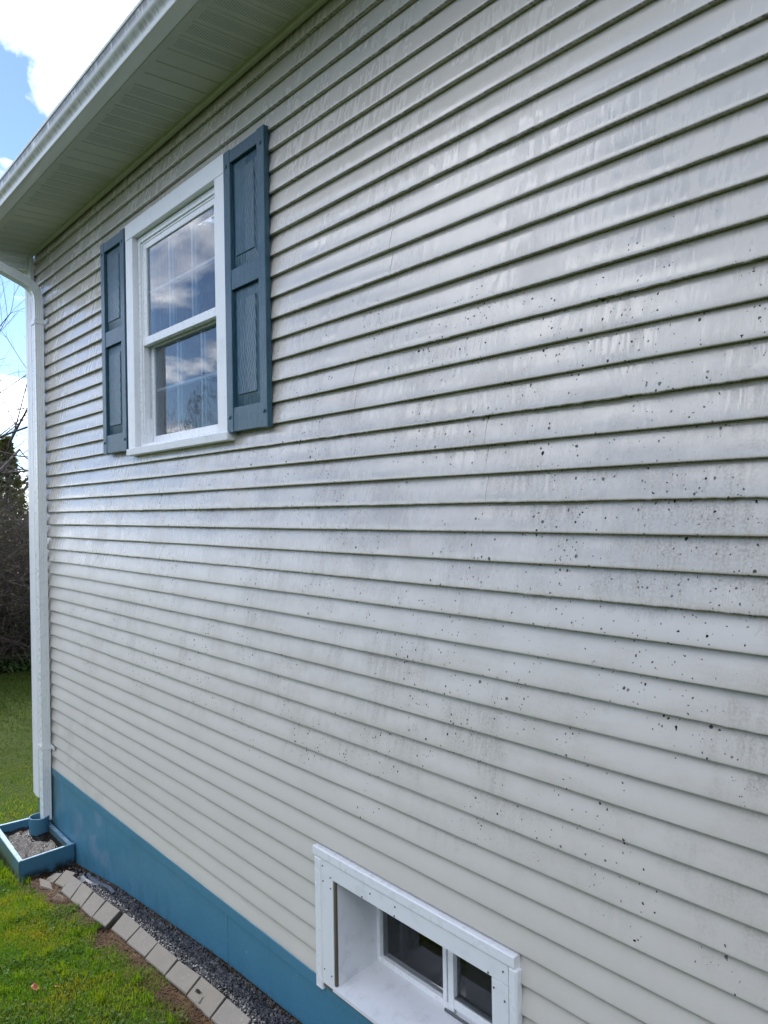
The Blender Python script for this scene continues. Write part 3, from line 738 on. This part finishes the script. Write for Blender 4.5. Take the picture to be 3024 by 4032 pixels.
# ------------------------------------------------------------------ drain box with pipe
dbx = empty('drain_box', loc=(.2, -.2, -.60))
tag(dbx, 'square blue-painted timber box of wet soil at the foot of the downspout', 'planter box')
N_, O_, F_, W_ = (.578, -.004), (.640, -.430), (-.225, -.405), (-.225, -.004)
ZT, ZB = -.454, -.68
def bxp(n, p, zt, zb):
    o = prism(n, [(a, b, zt) for a, b in p]+[(a, b, zb) for a, b in p], 'box_paint', dbx, .003); o.location = -wloc(dbx); return o
bxp('board', [(.640, -.430), (.613, -.3955), (-.222, -.366), (-.222, -.405)], ZT-.002, ZB)          # outer
bxp('board', [(.578, -.004), (.640, -.4315), (.6135, -.3945), (.549, -.004)], ZT, ZB)                  # near
bxp('board', [(-.225, -.405), (-.195, -.364), (-.195, -.004), (-.225, -.004)], ZT, ZB)                # far
bxp('board', [(.548, -.040), (.5475, -.0045), (-.194, -.0045), (-.194, -.040)], ZT-.012, ZB)           # wall side
n = 44; V = []; F = []
for j in range(n+1):
    for i in range(n+1):
        u, v = i/n, j/n
        xa = -.200+(.555+.048*(1-v)-(-.200))*u; ya = -.37-(.02*u)+(.335+.02*u)*v
        z = -.520+.010*math.sin(xa*23+ya*31)*math.sin(ya*27+1)+random.uniform(-.005, .005)+0.012*(v-.5)
        V.append((xa, ya, z))
F = [(j*(n+1)+i, j*(n+1)+i+1, (j+1)*(n+1)+i+1, (j+1)*(n+1)+i) for j in range(n) for i in range(n)]
o = mesh('soil', V, F, 'wet_soil', dbx, True); o.location = -wloc(dbx); o['label'] = 'wet glistening soil'
# pipe
bm = bmesh.new(); R1, R0, SEG = .079, .072, 40; ZP1, ZP0 = -.386, -.60; pc = (-.012, -.100)
ringv = []
for (r, z) in ((R1, ZP0), (R1+.003, ZP1-.006), (R1+.002, ZP1), (R0, ZP1), (R0, ZP0)):
    ringv.append([bm.verts.new((r*math.cos(2*math.pi*i/SEG), r*math.sin(2*math.pi*i/SEG)*.97, z-ZP0)) for i in range(SEG)])
for a, b in zip(ringv[:-1], ringv[1:]):
    for i in range(SEG): bm.faces.new((a[i], a[(i+1) % SEG], b[(i+1) % SEG], b[i]))
pipe = bm_obj('drain_pipe', bm, 'pipe_blue', None, True, loc=(pc[0], pc[1], ZP0))
md = pipe.modifiers.new('edge', 'EDGE_SPLIT'); md.split_angle = R_(45)
tag(pipe, 'short blue round pipe standing in wet soil that takes the downspout end', 'pipe')

# ------------------------------------------------------------------ edging stones
PV = [[(0.821, -0.144, -0.532), (0.98, -0.128, -0.508), (1.123, -0.262, -0.521), (0.956, -0.275, -0.546)],
[(1.009, -0.164, -0.503), (1.252, -0.168, -0.466), (1.425, -0.311, -0.475), (1.195, -0.3, -0.51)],
[(1.266, -0.175, -0.462), (1.502, -0.183, -0.431), (1.630, -0.305, -0.454), (1.438, -0.314, -0.472)],
[(1.536, -0.187, -0.427), (1.755, -0.186, -0.406), (1.858, -0.314, -0.431), (1.650, -0.314, -0.451)],
[(1.767, -0.189, -0.400), (1.995, -0.186, -0.380), (2.075, -0.309, -0.408), (1.870, -0.315, -0.427)],
[(2.045, -0.175, -0.377), (2.315, -0.185, -0.350), (2.373, -0.294, -0.380), (2.128, -0.292, -0.403)],
[(2.323, -0.185, -0.349), (2.603, -0.196, -0.323), (2.652, -0.298, -0.353), (2.382, -0.296, -0.379)],
[(2.612, -0.197, -0.321), (2.880, -0.201, -0.297), (2.932, -0.306, -0.328), (2.661, -0.298, -0.352)],
[(2.888, -0.201, -0.297), (3.139, -0.198, -0.278), (3.189, -0.303, -0.310), (2.941, -0.308, -0.327)],
[(3.149, -0.195, -0.277), (3.403, -0.196, -0.265), (3.455, -0.306, -0.299), (3.200, -0.306, -0.309)]]
xx = 3.411
for i in range(7):
    a, b = xx, xx+.246
    PV.append([(a, -.196, float(g(a))+.035), (b, -.197, float(g(b))+.035), (b+.055, -.306, float(g(b))+.002), (a+.055, -.306, float(g(a))+.002)]); xx = b+.009
ORD = ['first', 'second', 'third', 'fourth', 'fifth', 'sixth', 'seventh', 'eighth', 'ninth', 'tenth', 'eleventh', 'twelfth', 'thirteenth', 'fourteenth', 'fifteenth', 'sixteenth', 'seventeenth']
for i, q in enumerate(PV):
    q = [Vector(p) for p in q]; c = sum(q, Vector())/4
    nrm = (q[1]-q[0]).cross(q[3]-q[0]); nrm = nrm if nrm.z < 0 else -nrm; nrm.normalize()
    q = [p+Vector((random.uniform(-.003, .003), random.uniform(-.004, .004), random.uniform(-.003, .003))) for p in q]
    bot = [p+nrm*.062+Vector((0, 0, -.004)) for p in q]
    o = prism('edging_stone', [p-c for p in q]+[p-c for p in bot], 'paver', None, .0035); o.location = c
    extra = {0: ', half tucked under its neighbour', 4: ', standing proud', 5: ', a step lower'}.get(i, '')
    tag(o, f'grey concrete edging stone, {ORD[i]} from the blue drain box{extra}', 'paving stone', 'grey edging stones between lawn and gravel')
# three broken, half-sunk pieces at the far end
def slab(pts, th, lab):
    q = [Vector(p) for p in pts]; c = sum(q, Vector())/len(q)
    o = prism('broken_stone', [p-c for p in q]+[p-c-Vector((0, 0, th)) for p in q], 'paver', None, .004); o.location = c
    tag(o, lab, 'paving stone', 'broken stones by the drain box')
slab([(.735, -.315, -.572), (.895, -.285, -.550), (1.120, -.330, -.520), (.935, -.362, -.548)], .05, 'mossy sunken stone lying flat in front of the blue drain box')
slab([(1.200, -.322, -.512), (1.330, -.318, -.492), (1.395, -.352, -.492), (1.270, -.385, -.506)], .05, 'small broken stone piece wedged below the second edging stone')
slab([(.690, -.200, -.585), (.800, -.165, -.560), (.905, -.270, -.568), (.800, -.300, -.580)], .05, 'dark tilted stone half under the first edging stone')

# ------------------------------------------------------------------ gravel bed
def ico():
    bm = bmesh.new(); bmesh.ops.create_icosphere(bm, subdivisions=1, radius=1)
    v = np.array([x.co[:] for x in bm.verts]); f = np.array([[q.index for q in x.verts] for x in bm.faces]); bm.free(); return v, f
IV, IF = ico()
def scatter_stones(name, P, size, mat, sq=0.75):
    N = len(P); nv = len(IV)
    A = rng.normal(size=(N, 3, 3)); Q, _ = np.linalg.qr(A)
    s = size*(0.55+0.75*rng.random((N, 1, 1)))*np.concatenate([np.ones((N, 1, 1)), 0.7+.4*rng.random((N, 1, 1)), sq*np.ones((N, 1, 1))], 2)
    jit = 1+0.22*rng.normal(size=(N, nv, 1))
    V = np.einsum('nvi,nij->nvj', IV[None]*jit*s, Q)+P[:, None, :]
    F = IF[None]+(np.arange(N)*nv)[:, None, None]
    me = bpy.data.meshes.new(name); me.from_pydata(V.reshape(-1, 3).tolist(), [], F.reshape(-1, 3).tolist()); me.materials.append(MATS[mat])
    return link(bpy.data.objects.new(name, me))
N = 15000
gx = 0.66+rng.random(N)**0.9*4.9; gy = -0.012-rng.random(N)*0.185
keep = ~((gx < .95) & (rng.random(N) < .8)) & ~((gy > -.035) & (rng.random(N) < .55)); gx, gy = gx[keep], gy[keep]
P = np.stack([gx, gy, gz(gx, gy)+rng.random(len(gx))*.012], 1)
o = scatter_stones('gravel', P, .0078, 'gravel'); tag(o, 'bed of dark crushed gravel between the edging stones and blue foundation', 'gravel', kind='stuff')

# ------------------------------------------------------------------ lawn
def blades(name, X, Y, H, Wd, mat, lean=0.5, Z=None, curl=1.0):
    N = len(X); Z = gz(X, Y)-.004 if Z is None else Z
    az = rng.random(N)*2*np.pi; d = np.stack([np.cos(az), np.sin(az)], 1); sd_ = np.stack([-d[:, 1], d[:, 0]], 1)
    ln = lean*(0.2+rng.random(N))
    b = np.stack([X, Y], 1); V = np.zeros((N, 5, 3))
    def setv(i, off, side, h):
        V[:, i, :2] = b+d*off[:, None]+sd_*side[:, None]; V[:, i, 2] = Z+h
    setv(0, 0*H, -Wd/2, 0*H); setv(1, 0*H, Wd/2, 0*H)
    setv(2, ln*H*.35, -Wd*.42, H*.6); setv(3, ln*H*.35, Wd*.42, H*.6)
    setv(4, ln*H*curl, 0*Wd, H*(1-.25*ln))
    base = (np.arange(N)*5)[:, None]
    me = bpy.data.meshes.new(name)
    q = (base+np.array([0, 1, 3, 2])).tolist(); t3 = (base+np.array([2, 3, 4])).tolist()
    me.from_pydata(V.reshape(-1, 3).tolist(), [], q+t3); me.materials.append(MATS[mat])
    return link(bpy.data.objects.new(name, me))
def lawn_ok(X, Y):
    edge = -0.365-0.045*np.sin(X*6.1)-0.035*np.sin(X*14.3+1)-.02*np.sin(X*31)
    in_strip = (X > .62) & (Y > edge)
    in_box = (X > -.24) & (X < .66) & (Y > -.45)
    in_house = (X > -.44) & (Y > -.05)
    bare = (X > .55) & (X < 1.2) & (Y > -.40)
    return ~(in_strip | in_box | in_house | bare)
def patchy(X, Y): return 0.5+0.5*np.sin(2.1*X+1.7*np.sin(1.3*Y+.4))*np.sin(2.7*Y-1.1*X+1.2)
def radial(n, a, cx_, cy_, rmax):
    u = rng.random(n); r = a*np.sqrt(u/(1-u+1e-6)); r = np.where(r > rmax, rmax*np.sqrt(rng.random(n)), r); th = rng.random(n)*2*np.pi
    return cx_+r*np.cos(th)*1.35, cy_+r*np.sin(th)
x1_, y1_ = radial(120000, 1.15, 1.7, -.75, 14); x2_, y2_ = radial(60000, 3.2, 0.5, -.9, 14)
x3_, y3_ = rng.uniform(-10.6, 9.5, 90000), rng.uniform(-6.5, 5.0, 90000)
X = np.concatenate([x1_, x2_, x3_]); Y = np.concatenate([y1_, y2_, y3_])
k = lawn_ok(X, Y) & (X > -10.6) & (X < 10) & (Y > -7) & (Y < 5.2); X, Y = X[k], Y[k]
dist = np.hypot((X-1.7)/1.35, Y+.75)
pt = patchy(X*1.5, Y*1.5)
H = (0.018+0.026*rng.random(len(X)))*(0.75+.6*pt); Wd = 0.0022+0.0016*rng.random(len(X))
H *= 1+.25*np.clip(dist/5, 0, 1); Wd *= 1+1.9*np.clip((dist-.8)/4.5, 0, 1)
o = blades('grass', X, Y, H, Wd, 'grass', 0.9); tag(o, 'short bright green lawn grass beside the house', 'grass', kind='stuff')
# tufts
tx, ty = [], []
for _ in range(46):
    cxx, cyy = rng.uniform(-.6, 3.4), rng.uniform(-1.3, -.37)
    n_ = rng.integers(14, 40); tx.append(cxx+rng.normal(size=n_)*.016); ty.append(cyy+rng.normal(size=n_)*.016)
tx.append(rng.normal(2.86, .012, 22)); ty.append(rng.normal(-.415, .012, 22))
# long grass against the outer face of the box
tx.append(rng.uniform(-.1, .75, 420)); ty.append(-.445-np.abs(rng.normal(0, .03, 420)))
tx = np.concatenate(tx); ty = np.concatenate(ty); kk = lawn_ok(tx, ty) | (ty < -.36); tx, ty = tx[kk], ty[kk]
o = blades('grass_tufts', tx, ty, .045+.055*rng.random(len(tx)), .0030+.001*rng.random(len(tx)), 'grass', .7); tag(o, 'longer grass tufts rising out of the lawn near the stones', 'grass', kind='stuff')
# clover and broad weeds: small rounded leaflets held level
def leaflets(name, X, Y, H, size, mat, tilt=.5):
    N = len(X); A = 6; V = np.zeros((N, A, 3)); az = rng.random(N)*6.283; tl = tilt*rng.normal(size=(N, 2))
    ang = np.linspace(0, 2*np.pi, A, endpoint=False)
    for i in range(A):
        u = np.cos(ang[i])*size*1.15; v = np.sin(ang[i])*size*.85
        V[:, i, 0] = X+u*np.cos(az)-v*np.sin(az); V[:, i, 1] = Y+u*np.sin(az)+v*np.cos(az); V[:, i, 2] = H+u*tl[:, 0]+v*tl[:, 1]
    me = bpy.data.meshes.new(name); me.from_pydata(V.reshape(-1, 3).tolist(), [], (np.arange(N)[:, None]*A+np.arange(A)).tolist()); me.materials.append(MATS[mat])
    return link(bpy.data.objects.new(name, me))
X = rng.uniform(-1.0, 3.7, 16000); Y = rng.uniform(-1.7, -.30, 16000); kk = lawn_ok(X, Y) & (patchy(X*2.3+2, Y*2.3) > .42+.3*rng.random(16000)); X, Y = X[kk], Y[kk]
o = leaflets('clover', X, Y, gz(X, Y)+.008+.024*rng.random(len(X)), .0045+.005*rng.random(len(X)), 'clover'); tag(o, 'clover leaves mixed through the near lawn', 'clover', kind='stuff')
# dry thatch and roots on the bare strip outside the stones
X = rng.uniform(.55, 5.4, 19000); Y = -0.350+rng.normal(0, .045, 19000); kk = (Y < -.288) & (patchy(X*3.1, Y+2) > .12); X, Y = X[kk], Y[kk]
o = blades('dry_thatch', X, Y, .008+.030*rng.random(len(X)), .0022+.002*rng.random(len(X)), 'dry_grass', 1.9, curl=1.4); tag(o, 'brown dry thatch and roots along the outer edge of the stones', 'dead grass', kind='stuff')
X = rng.uniform(.60, 5.4, 2600); Y = -.010-np.abs(rng.normal(0, .016, 2600)); o = blades('wall_moss', X, Y, .008+.022*rng.random(2600), .003+.002*rng.random(2600), 'dry_grass', 1.2)
tag(o, 'thin line of moss and debris where gravel meets the blue foundation', 'moss', kind='stuff')
# soil crumbs
X = np.concatenate([rng.uniform(.58, 1.25, 900), rng.uniform(1.2, 5, 1500), rng.uniform(.62, 1.1, 500)]); Y = np.concatenate([rng.uniform(-.42, -.27, 900), rng.normal(-.345, .028, 1500), rng.uniform(-.26, -.01, 500)])
P = np.stack([X, Y, gz(X, Y)+.003], 1); o = scatter_stones('soil_crumbs', P, .007, 'ground'); tag(o, 'dark soil crumbs on the bare strip beside the edging stones', 'soil', kind='stuff')

# black plastic edging scraps at the far end of the gravel
for i, (pts, lab) in enumerate((
    ([(.985, -.045), (1.14, -.075), (1.30, -.070), (1.46, -.062), (1.60, -.078)], 'long grey plastic strip lying on the gravel, the one nearest the blue wall'),
    ([(1.03, -.098), (1.12, -.110), (1.24, -.098), (1.36, -.092)], 'short grey plastic strip on the gravel beside the second edging stone'),
    ([(.96, -.060), (1.03, -.100), (1.10, -.128), (1.19, -.135)], 'curled plastic strip on the gravel beside the first edging stone'))):
    V = []; F = []
    for j, (px, py) in enumerate(pts):
        z = float(gz(px, py))+.016+.006*math.sin(j*2.1+i)
        for dy, dz in ((-.011, .0), (-.011, .0025), (.011, .0085), (.011, .006)): V.append((px, py+dy, z+dz))
    for j in range(len(pts)-1):
        for q in range(4): r = (q+1) % 4; F.append((4*j+q, 4*j+r, 4*j+4+r, 4*j+4+q))
    F += [(0, 1, 2, 3), tuple(reversed(range(4*len(pts)-4, 4*len(pts))))]
    o = mesh('plastic_strip', V, F, 'drip_plastic'); tag(o, lab, 'plastic strip', 'plastic scraps on the gravel')
# fallen leaves
def leaf(x, y, z, s, lab, mat, rz, tilt=.3):
    n = 9; V = []; F = []
    for i in range(n):
        t = i/(n-1); w = s*.38*math.sin(math.pi*min(1, t*1.02)**.8)+.0006; u = (t-.5)*s
        up = .18*s*math.sin(t*5+1)
        V += [(u, -w, up+w*.6), (u, 0, up), (u, w, up+w*.5)]
    for i in range(n-1):
        for q in range(2): F.append((3*i+q, 3*i+q+1, 3*i+4+q, 3*i+3+q))
    o = mesh('fallen_leaf', V, F, mat, None, True, (x, y, z)); o.rotation_euler = (tilt, 0, rz)
    tag(o, lab, 'leaf', 'fallen leaves')
leaf(2.545, -.845, float(gz(2.545, -.845))+.034, .045, 'curled orange-brown leaf lying on the lawn', 'dead_leaf', .6)
leaf(2.62, -.760, float(gz(2.62, -.76))+.030, .026, 'small reddish leaf scrap on the lawn', 'dead_leaf', 2.2)
leaf(3.275, -.275, -.272, .040, 'dark crumpled leaf lying on the tenth edging stone', 'bark', 1.0, .2)

# ------------------------------------------------------------------ trees and thicket beyond the corner
def tubes(segs, sides):
    """segs: list of (p0, p1, r0, r1)"""
    P0 = np.array([s[0] for s in segs]); P1 = np.array([s[1] for s in segs]); r0 = np.array([s[2] for s in segs]); r1 = np.array([s[3] for s in segs])
    d = P1-P0; d /= np.linalg.norm(d, axis=1, keepdims=True)+1e-9
    a = np.where(np.abs(d[:, 2:3]) < .9, [[0, 0, 1.]], [[1., 0, 0]]); u = np.cross(d, a); u /= np.linalg.norm(u, axis=1, keepdims=True); v = np.cross(d, u)
    V = np.zeros((len(segs), 2, sides, 3))
    for i in range(sides):
        c, s = math.cos(2*math.pi*i/sides), math.sin(2*math.pi*i/sides); o_ = u*c+v*s
        V[:, 0, i] = P0+o_*r0[:, None]; V[:, 1, i] = P1+o_*r1[:, None]
    b = (np.arange(len(segs))*2*sides)[:, None]
    F = np.concatenate([b+np.array([i, (i+1) % sides, sides+(i+1) % sides, sides+i]) for i in range(sides)])
    return V.reshape(-1, 3), F
def grow(rnd, p, d, L, r, depth, out, tips, up=.12, spread=.62, nseg=4):
    d = d.normalized(); q = p.copy(); rr = r
    for i in range(nseg):
        d = (d+Vector((rnd.gauss(0, .13), rnd.gauss(0, .13), rnd.gauss(0, .10)+up*.25))).normalized()
        n = q+d*(L/nseg); r2_ = rr*(0.90 if depth else .75)
        out.append((q[:], n[:], rr, r2_, depth)); q = n; rr = r2_
        if depth > 0 and i >= 1:
            for _ in range(1 if rnd.random() < .75 else 2):
                ax = Vector((rnd.gauss(0, 1), rnd.gauss(0, 1), rnd.gauss(0, .4))); ax = (ax-ax.dot(d)*d).normalized()
                nd = d*(1-spread*.6)+ax*spread*rnd.uniform(.7, 1.25)
                grow(rnd, q, nd, L*rnd.uniform(.52, .78), rr*rnd.uniform(.5, .68), depth-1, out, tips, up, spread, nseg)
    if depth == 0: tips.append(q)
def tree(x, y, h, r, seed, lab, leafmat=None, leafn=0, leafsize=.03, depth=4, lean=(0, 0), group='trees beyond the far corner', spread=.62, cat='tree', trunk_frac=.45):
    rnd = random.Random(seed); z0_ = float(gz(x, y))-.05
    t = empty('tree', None, (x, y, z0_)); tag(t, lab, cat, group)
    out, tips = [], []
    grow(rnd, Vector((0, 0, 0)), Vector((lean[0], lean[1], 1)), h*trunk_frac, r, depth, out, tips, .14, spread)
    big = [s[:4] for s in out if s[4] >= depth-1]; small = [s[:4] for s in out if s[4] < depth-1]
    for nm, ss, sides, mat in (('trunk', big, 7, 'bark'), ('crown', small, 4, 'bark')):
        Vv, Ff = tubes(ss, sides); me = bpy.data.meshes.new(nm); me.from_pydata(Vv.tolist(), [], Ff.tolist()); me.materials.append(MATS[mat]); cr_ = link(bpy.data.objects.new(nm, me), t)
        for p in me.polygons: p.use_smooth = True
    if leafmat:
        tp = np.array([q[:] for q in tips]); idx_ = rng.integers(0, len(tp), leafn)
        L = tp[idx_]+rng.normal(0, .10, (leafn, 3)); s = leafsize*(.5+rng.random(leafn))
        A = rng.normal(size=(leafn, 3)); B = rng.normal(size=(leafn, 3)); A /= np.linalg.norm(A, axis=1)[:, None]; B -= A*(A*B).sum(1)[:, None]; B /= np.linalg.norm(B, axis=1)[:, None]
        Vv = np.stack([L-A*s[:, None], L+B*s[:, None]*.6, L+A*s[:, None], L-B*s[:, None]*.6], 1)
        me = bpy.data.meshes.new('foliage'); me.from_pydata(Vv.reshape(-1, 3).tolist(), [], (np.arange(leafn)[:, None]*4+np.arange(4)).tolist()); me.materials.append(MATS[leafmat]); link(bpy.data.objects.new('foliage', me), t)
    return t
tree(-13.0, 2.2, 10.5, .11, 5, 'bare tree with crooked dark limbs just past the far corner', depth=4, lean=(.05, .12), spread=.75)
tree(-14.5, .3, 9.0, .10, 9, 'bare tree with arching twigs left of the downspout', depth=4, lean=(.1, .25), spread=.7)
tree(-22, 4.4, 12, .13, 21, 'taller bare tree standing farther back behind the thicket', depth=4, spread=.6)
tree(-27, 6.3, 13, .16, 33, 'distant bare tree behind the evergreens', depth=4, spread=.6)
# trees on the open side of the garden, seen mirrored in the window
tree(-20.0, -11.6, 9.5, .09, 41, 'budding tree mirrored in the upper window panes', 'bud_leaf', 6000, .022, 4)
tree(-21.5, -9.6, 8.5, .08, 47, 'slender budding tree mirrored in the lower window panes', 'bud_leaf', 5000, .022, 4)
tree(-24.0, -16.5, 11, .12, 53, 'large budding tree at the open end of the garden', 'bud_leaf', 6000, .025, 4)
# evergreen mass behind the thicket: individual conifers
def conifer(x, y, h, seed, lab):
    rnd = np.random.default_rng(seed); z0_ = float(gz(x, y))-.05
    t = empty('evergreen_tree', None, (x, y, z0_)); tag(t, lab, 'tree', 'evergreens behind the thicket')
    segs = [((0, 0, i*h/6), (0, 0, (i+1)*h/6), .11*(1-i/6.5), .11*(1-(i+1)/6.5)) for i in range(6)]
    Vv, Ff = tubes(segs, 7); me = bpy.data.meshes.new('trunk'); me.from_pydata(Vv.tolist(), [], Ff.tolist()); me.materials.append(MATS['bark']); link(bpy.data.objects.new('trunk', me), t)
    n = 6500; zz = rnd.random(n)**.8*h*.97+.25; rad = (1-zz/(h*1.04))*h*.24+.12; br = rnd.integers(0, 46, n); a = br*2.4+rnd.normal(0, .14, n); rr = rad*np.sqrt(rnd.random(n))
    L = np.stack([rr*np.cos(a), rr*np.sin(a), zz-rr*.25+.12*np.sin(br*5.)], 1); s = .05+.06*rnd.random(n)
    A = np.stack([np.cos(a), np.sin(a), -.3+.5*rnd.normal(size=n)], 1); A /= np.linalg.norm(A, axis=1)[:, None]; B = rnd.normal(size=(n, 3)); B -= A*(A*B).sum(1)[:, None]; B /= np.linalg.norm(B, axis=1)[:, None]
    Vv = np.stack([L-A*s[:, None], L+B*s[:, None]*.45, L+A*s[:, None], L-B*s[:, None]*.45], 1)
    me = bpy.data.meshes.new('crown'); me.from_pydata(Vv.reshape(-1, 3).tolist(), [], (np.arange(n)[:, None]*4+np.arange(4)).tolist()); me.materials.append(MATS['evergreen_leaf']); link(bpy.data.objects.new('crown', me), t)
for i, (x, y, h, l) in enumerate(((-19.5, 3.3, 4.9, 'olive green conifer above the thicket beside the downspout'), (-21.0, 4.9, 5.4, 'olive green conifer hidden partly by the corner of the house'), (-24.0, 3.6, 5.2, 'yellowish conifer set farther back at the picture edge'), (-20.5, 1.6, 4.6, 'low conifer left of the others behind the thicket'))):
    conifer(x, y, h, 70+i, l)
# thicket: stems and twigs tangled in one mass
rnd = random.Random(3); segs = []; LP = []
for _ in range(1900):
    x0_, y0_ = -9.2-3.6*rnd.random()**1.1, rnd.uniform(-2.0, 5.5); z0_ = float(gz(x0_, y0_))-.03
    h = rnd.uniform(2.4, 4.4)*(1.0 if x0_ < -9.8 else .72); p = Vector((x0_, y0_, z0_)); d = Vector((rnd.gauss(.1, .25), rnd.gauss(0, .35), 1)).normalized(); r = rnd.uniform(.007, .020)
    for i in range(6):
        d = (d+Vector((rnd.gauss(0, .22), rnd.gauss(0, .28), rnd.gauss(.02, .16)))).normalized(); q = p+d*(h/6)
        segs.append((p[:], q[:], r, r*.85)); r *= .85
        for _k in range(3):
            e = (d*.4+Vector((rnd.gauss(0, .8), rnd.gauss(0, .9), rnd.gauss(.1, .5)))).normalized(); q2 = q+e*rnd.uniform(.15, .55)
            segs.append((q[:], q2[:], r*.55, r*.3)); LP.append(q2[:])
            q3 = q2+(e+Vector((rnd.gauss(0, .5), rnd.gauss(0, .5), rnd.gauss(0, .5)))).normalized()*rnd.uniform(.1, .3); segs.append((q2[:], q3[:], r*.3, r*.2)); LP.append(q3[:])
        p = q
Vv, Ff = tubes(segs, 3)
nT = len(Vv); LPa = np.array(LP); n = 60000; L = LPa[rng.integers(0, len(LPa), n)]+rng.normal(0, .07, (n, 3)); s = .014+.018*rng.random(n)
A = rng.normal(size=(n, 3)); A /= np.linalg.norm(A, axis=1)[:, None]; B = rng.normal(size=(n, 3)); B -= A*(A*B).sum(1)[:, None]; B /= np.linalg.norm(B, axis=1)[:, None]
LV = np.stack([L-A*s[:, None], L+B*s[:, None]*.6, L+A*s[:, None], L-B*s[:, None]*.6], 1).reshape(-1, 3)
me = bpy.data.meshes.new('thicket'); me.from_pydata(np.concatenate([Vv, LV]).tolist(), [], Ff.tolist()+(np.arange(n)[:, None]*4+np.arange(4)+nT).tolist())
me.materials.append(MATS['twig']); me.materials.append(MATS['hedge_leaf'])
mi = np.zeros(len(me.polygons), np.int32); mi[len(Ff):] = 1; me.polygons.foreach_set('material_index', mi)
o = link(bpy.data.objects.new('thicket', me)); tag(o, 'dark tangled leafless thicket at the far edge of the lawn', 'thicket', kind='stuff')
# weeds at its foot
X = -9.0-.5*rng.random(9000); Y = rng.uniform(-3, 7, 9000); o = leaflets('weeds', X, Y, gz(X, Y)+.02+.28*rng.random(9000)**1.6, .018+.022*rng.random(9000), 'weed_leaf', .7)
tag(o, 'low green weeds along the foot of the thicket', 'weeds', kind='stuff')
# neighbour's white house with a dark shed roof, glimpsed through twigs
nb = empty('neighbour_house', None, (-30, 3.0, -.8)); tag(nb, 'white neighbouring house glimpsed through twigs at the left edge', 'house')
box('wall', -34, -29, -3.0, 3.55, -.8, 4.0, 'house_white', nb, 0)
prof = [(-3.3, 3.9), (.27, 5.6), (3.85, 3.9), (3.85, 4.05), (.27, 5.75), (-3.3, 4.05)]
o = extrude_x('roof', prof, -34.3, -28.7, 'roof_shingle', nb); o.location = -wloc(nb)
box('window', -29.0, -28.96, -.6, .4, 1.0, 2.3, 'interior', nb, 0)
for gx_ in (-33.9, -29.1):
    o = mesh('gable', [(gx_, -3.0, 3.99), (gx_, 3.55, 3.99), (gx_, .275, 5.55)], [(0, 1, 2)], 'house_white', nb); o.location = -wloc(nb)

# wood on the open side of the garden (unseen, behind the viewer), added to shade the low sky; shows in the glossy siding
n = 16000; az = np.radians(rng.uniform(238, 345, n)); rad = rng.uniform(17, 25, n); X = 4+rad*np.cos(az); Y = rad*np.sin(az)
top = 5.6+1.6*np.sin(az*23)+1.1*np.sin(az*41+1)-2.0*np.clip((np.radians(256)-az)/np.radians(18), 0, 1)
Z = -.6+top*rng.random(n)**.85; sz_ = .16+.34*rng.random(n)
A = rng.normal(size=(n, 3)); A /= np.linalg.norm(A, axis=1)[:, None]; B = rng.normal(size=(n, 3)); B -= A*(A*B).sum(1)[:, None]; B /= np.linalg.norm(B, axis=1)[:, None]
L = np.stack([X, Y, Z], 1); Vv = np.stack([L-A*sz_[:, None], L+B*sz_[:, None]*.7, L+A*sz_[:, None], L-B*sz_[:, None]*.7], 1).reshape(-1, 3)
segs = []
for _ in range(130):
    a = math.radians(rng.uniform(238, 345)); r = rng.uniform(17, 25); px, py = 4+r*math.cos(a), r*math.sin(a); segs.append(((px, py, -.9), (px+rng.normal()*.3, py+rng.normal()*.3, rng.uniform(4, 8)), .12, .03))
TV, TF = tubes(segs, 6)
me = bpy.data.meshes.new('added_wood'); me.from_pydata(np.concatenate([Vv, TV]).tolist(), [], (np.arange(n)[:, None]*4+np.arange(4)).tolist()+(TF+len(Vv)).tolist())
me.materials.append(MATS['evergreen_leaf']); me.materials.append(MATS['bark']); mi = np.zeros(len(me.polygons), np.int32); mi[n:] = 1; me.polygons.foreach_set('material_index', mi)
tag(link(bpy.data.objects.new('added_wood', me)), 'unseen belt of trees added round the open side of the garden to block low sky', 'added_wood', kind='stuff')
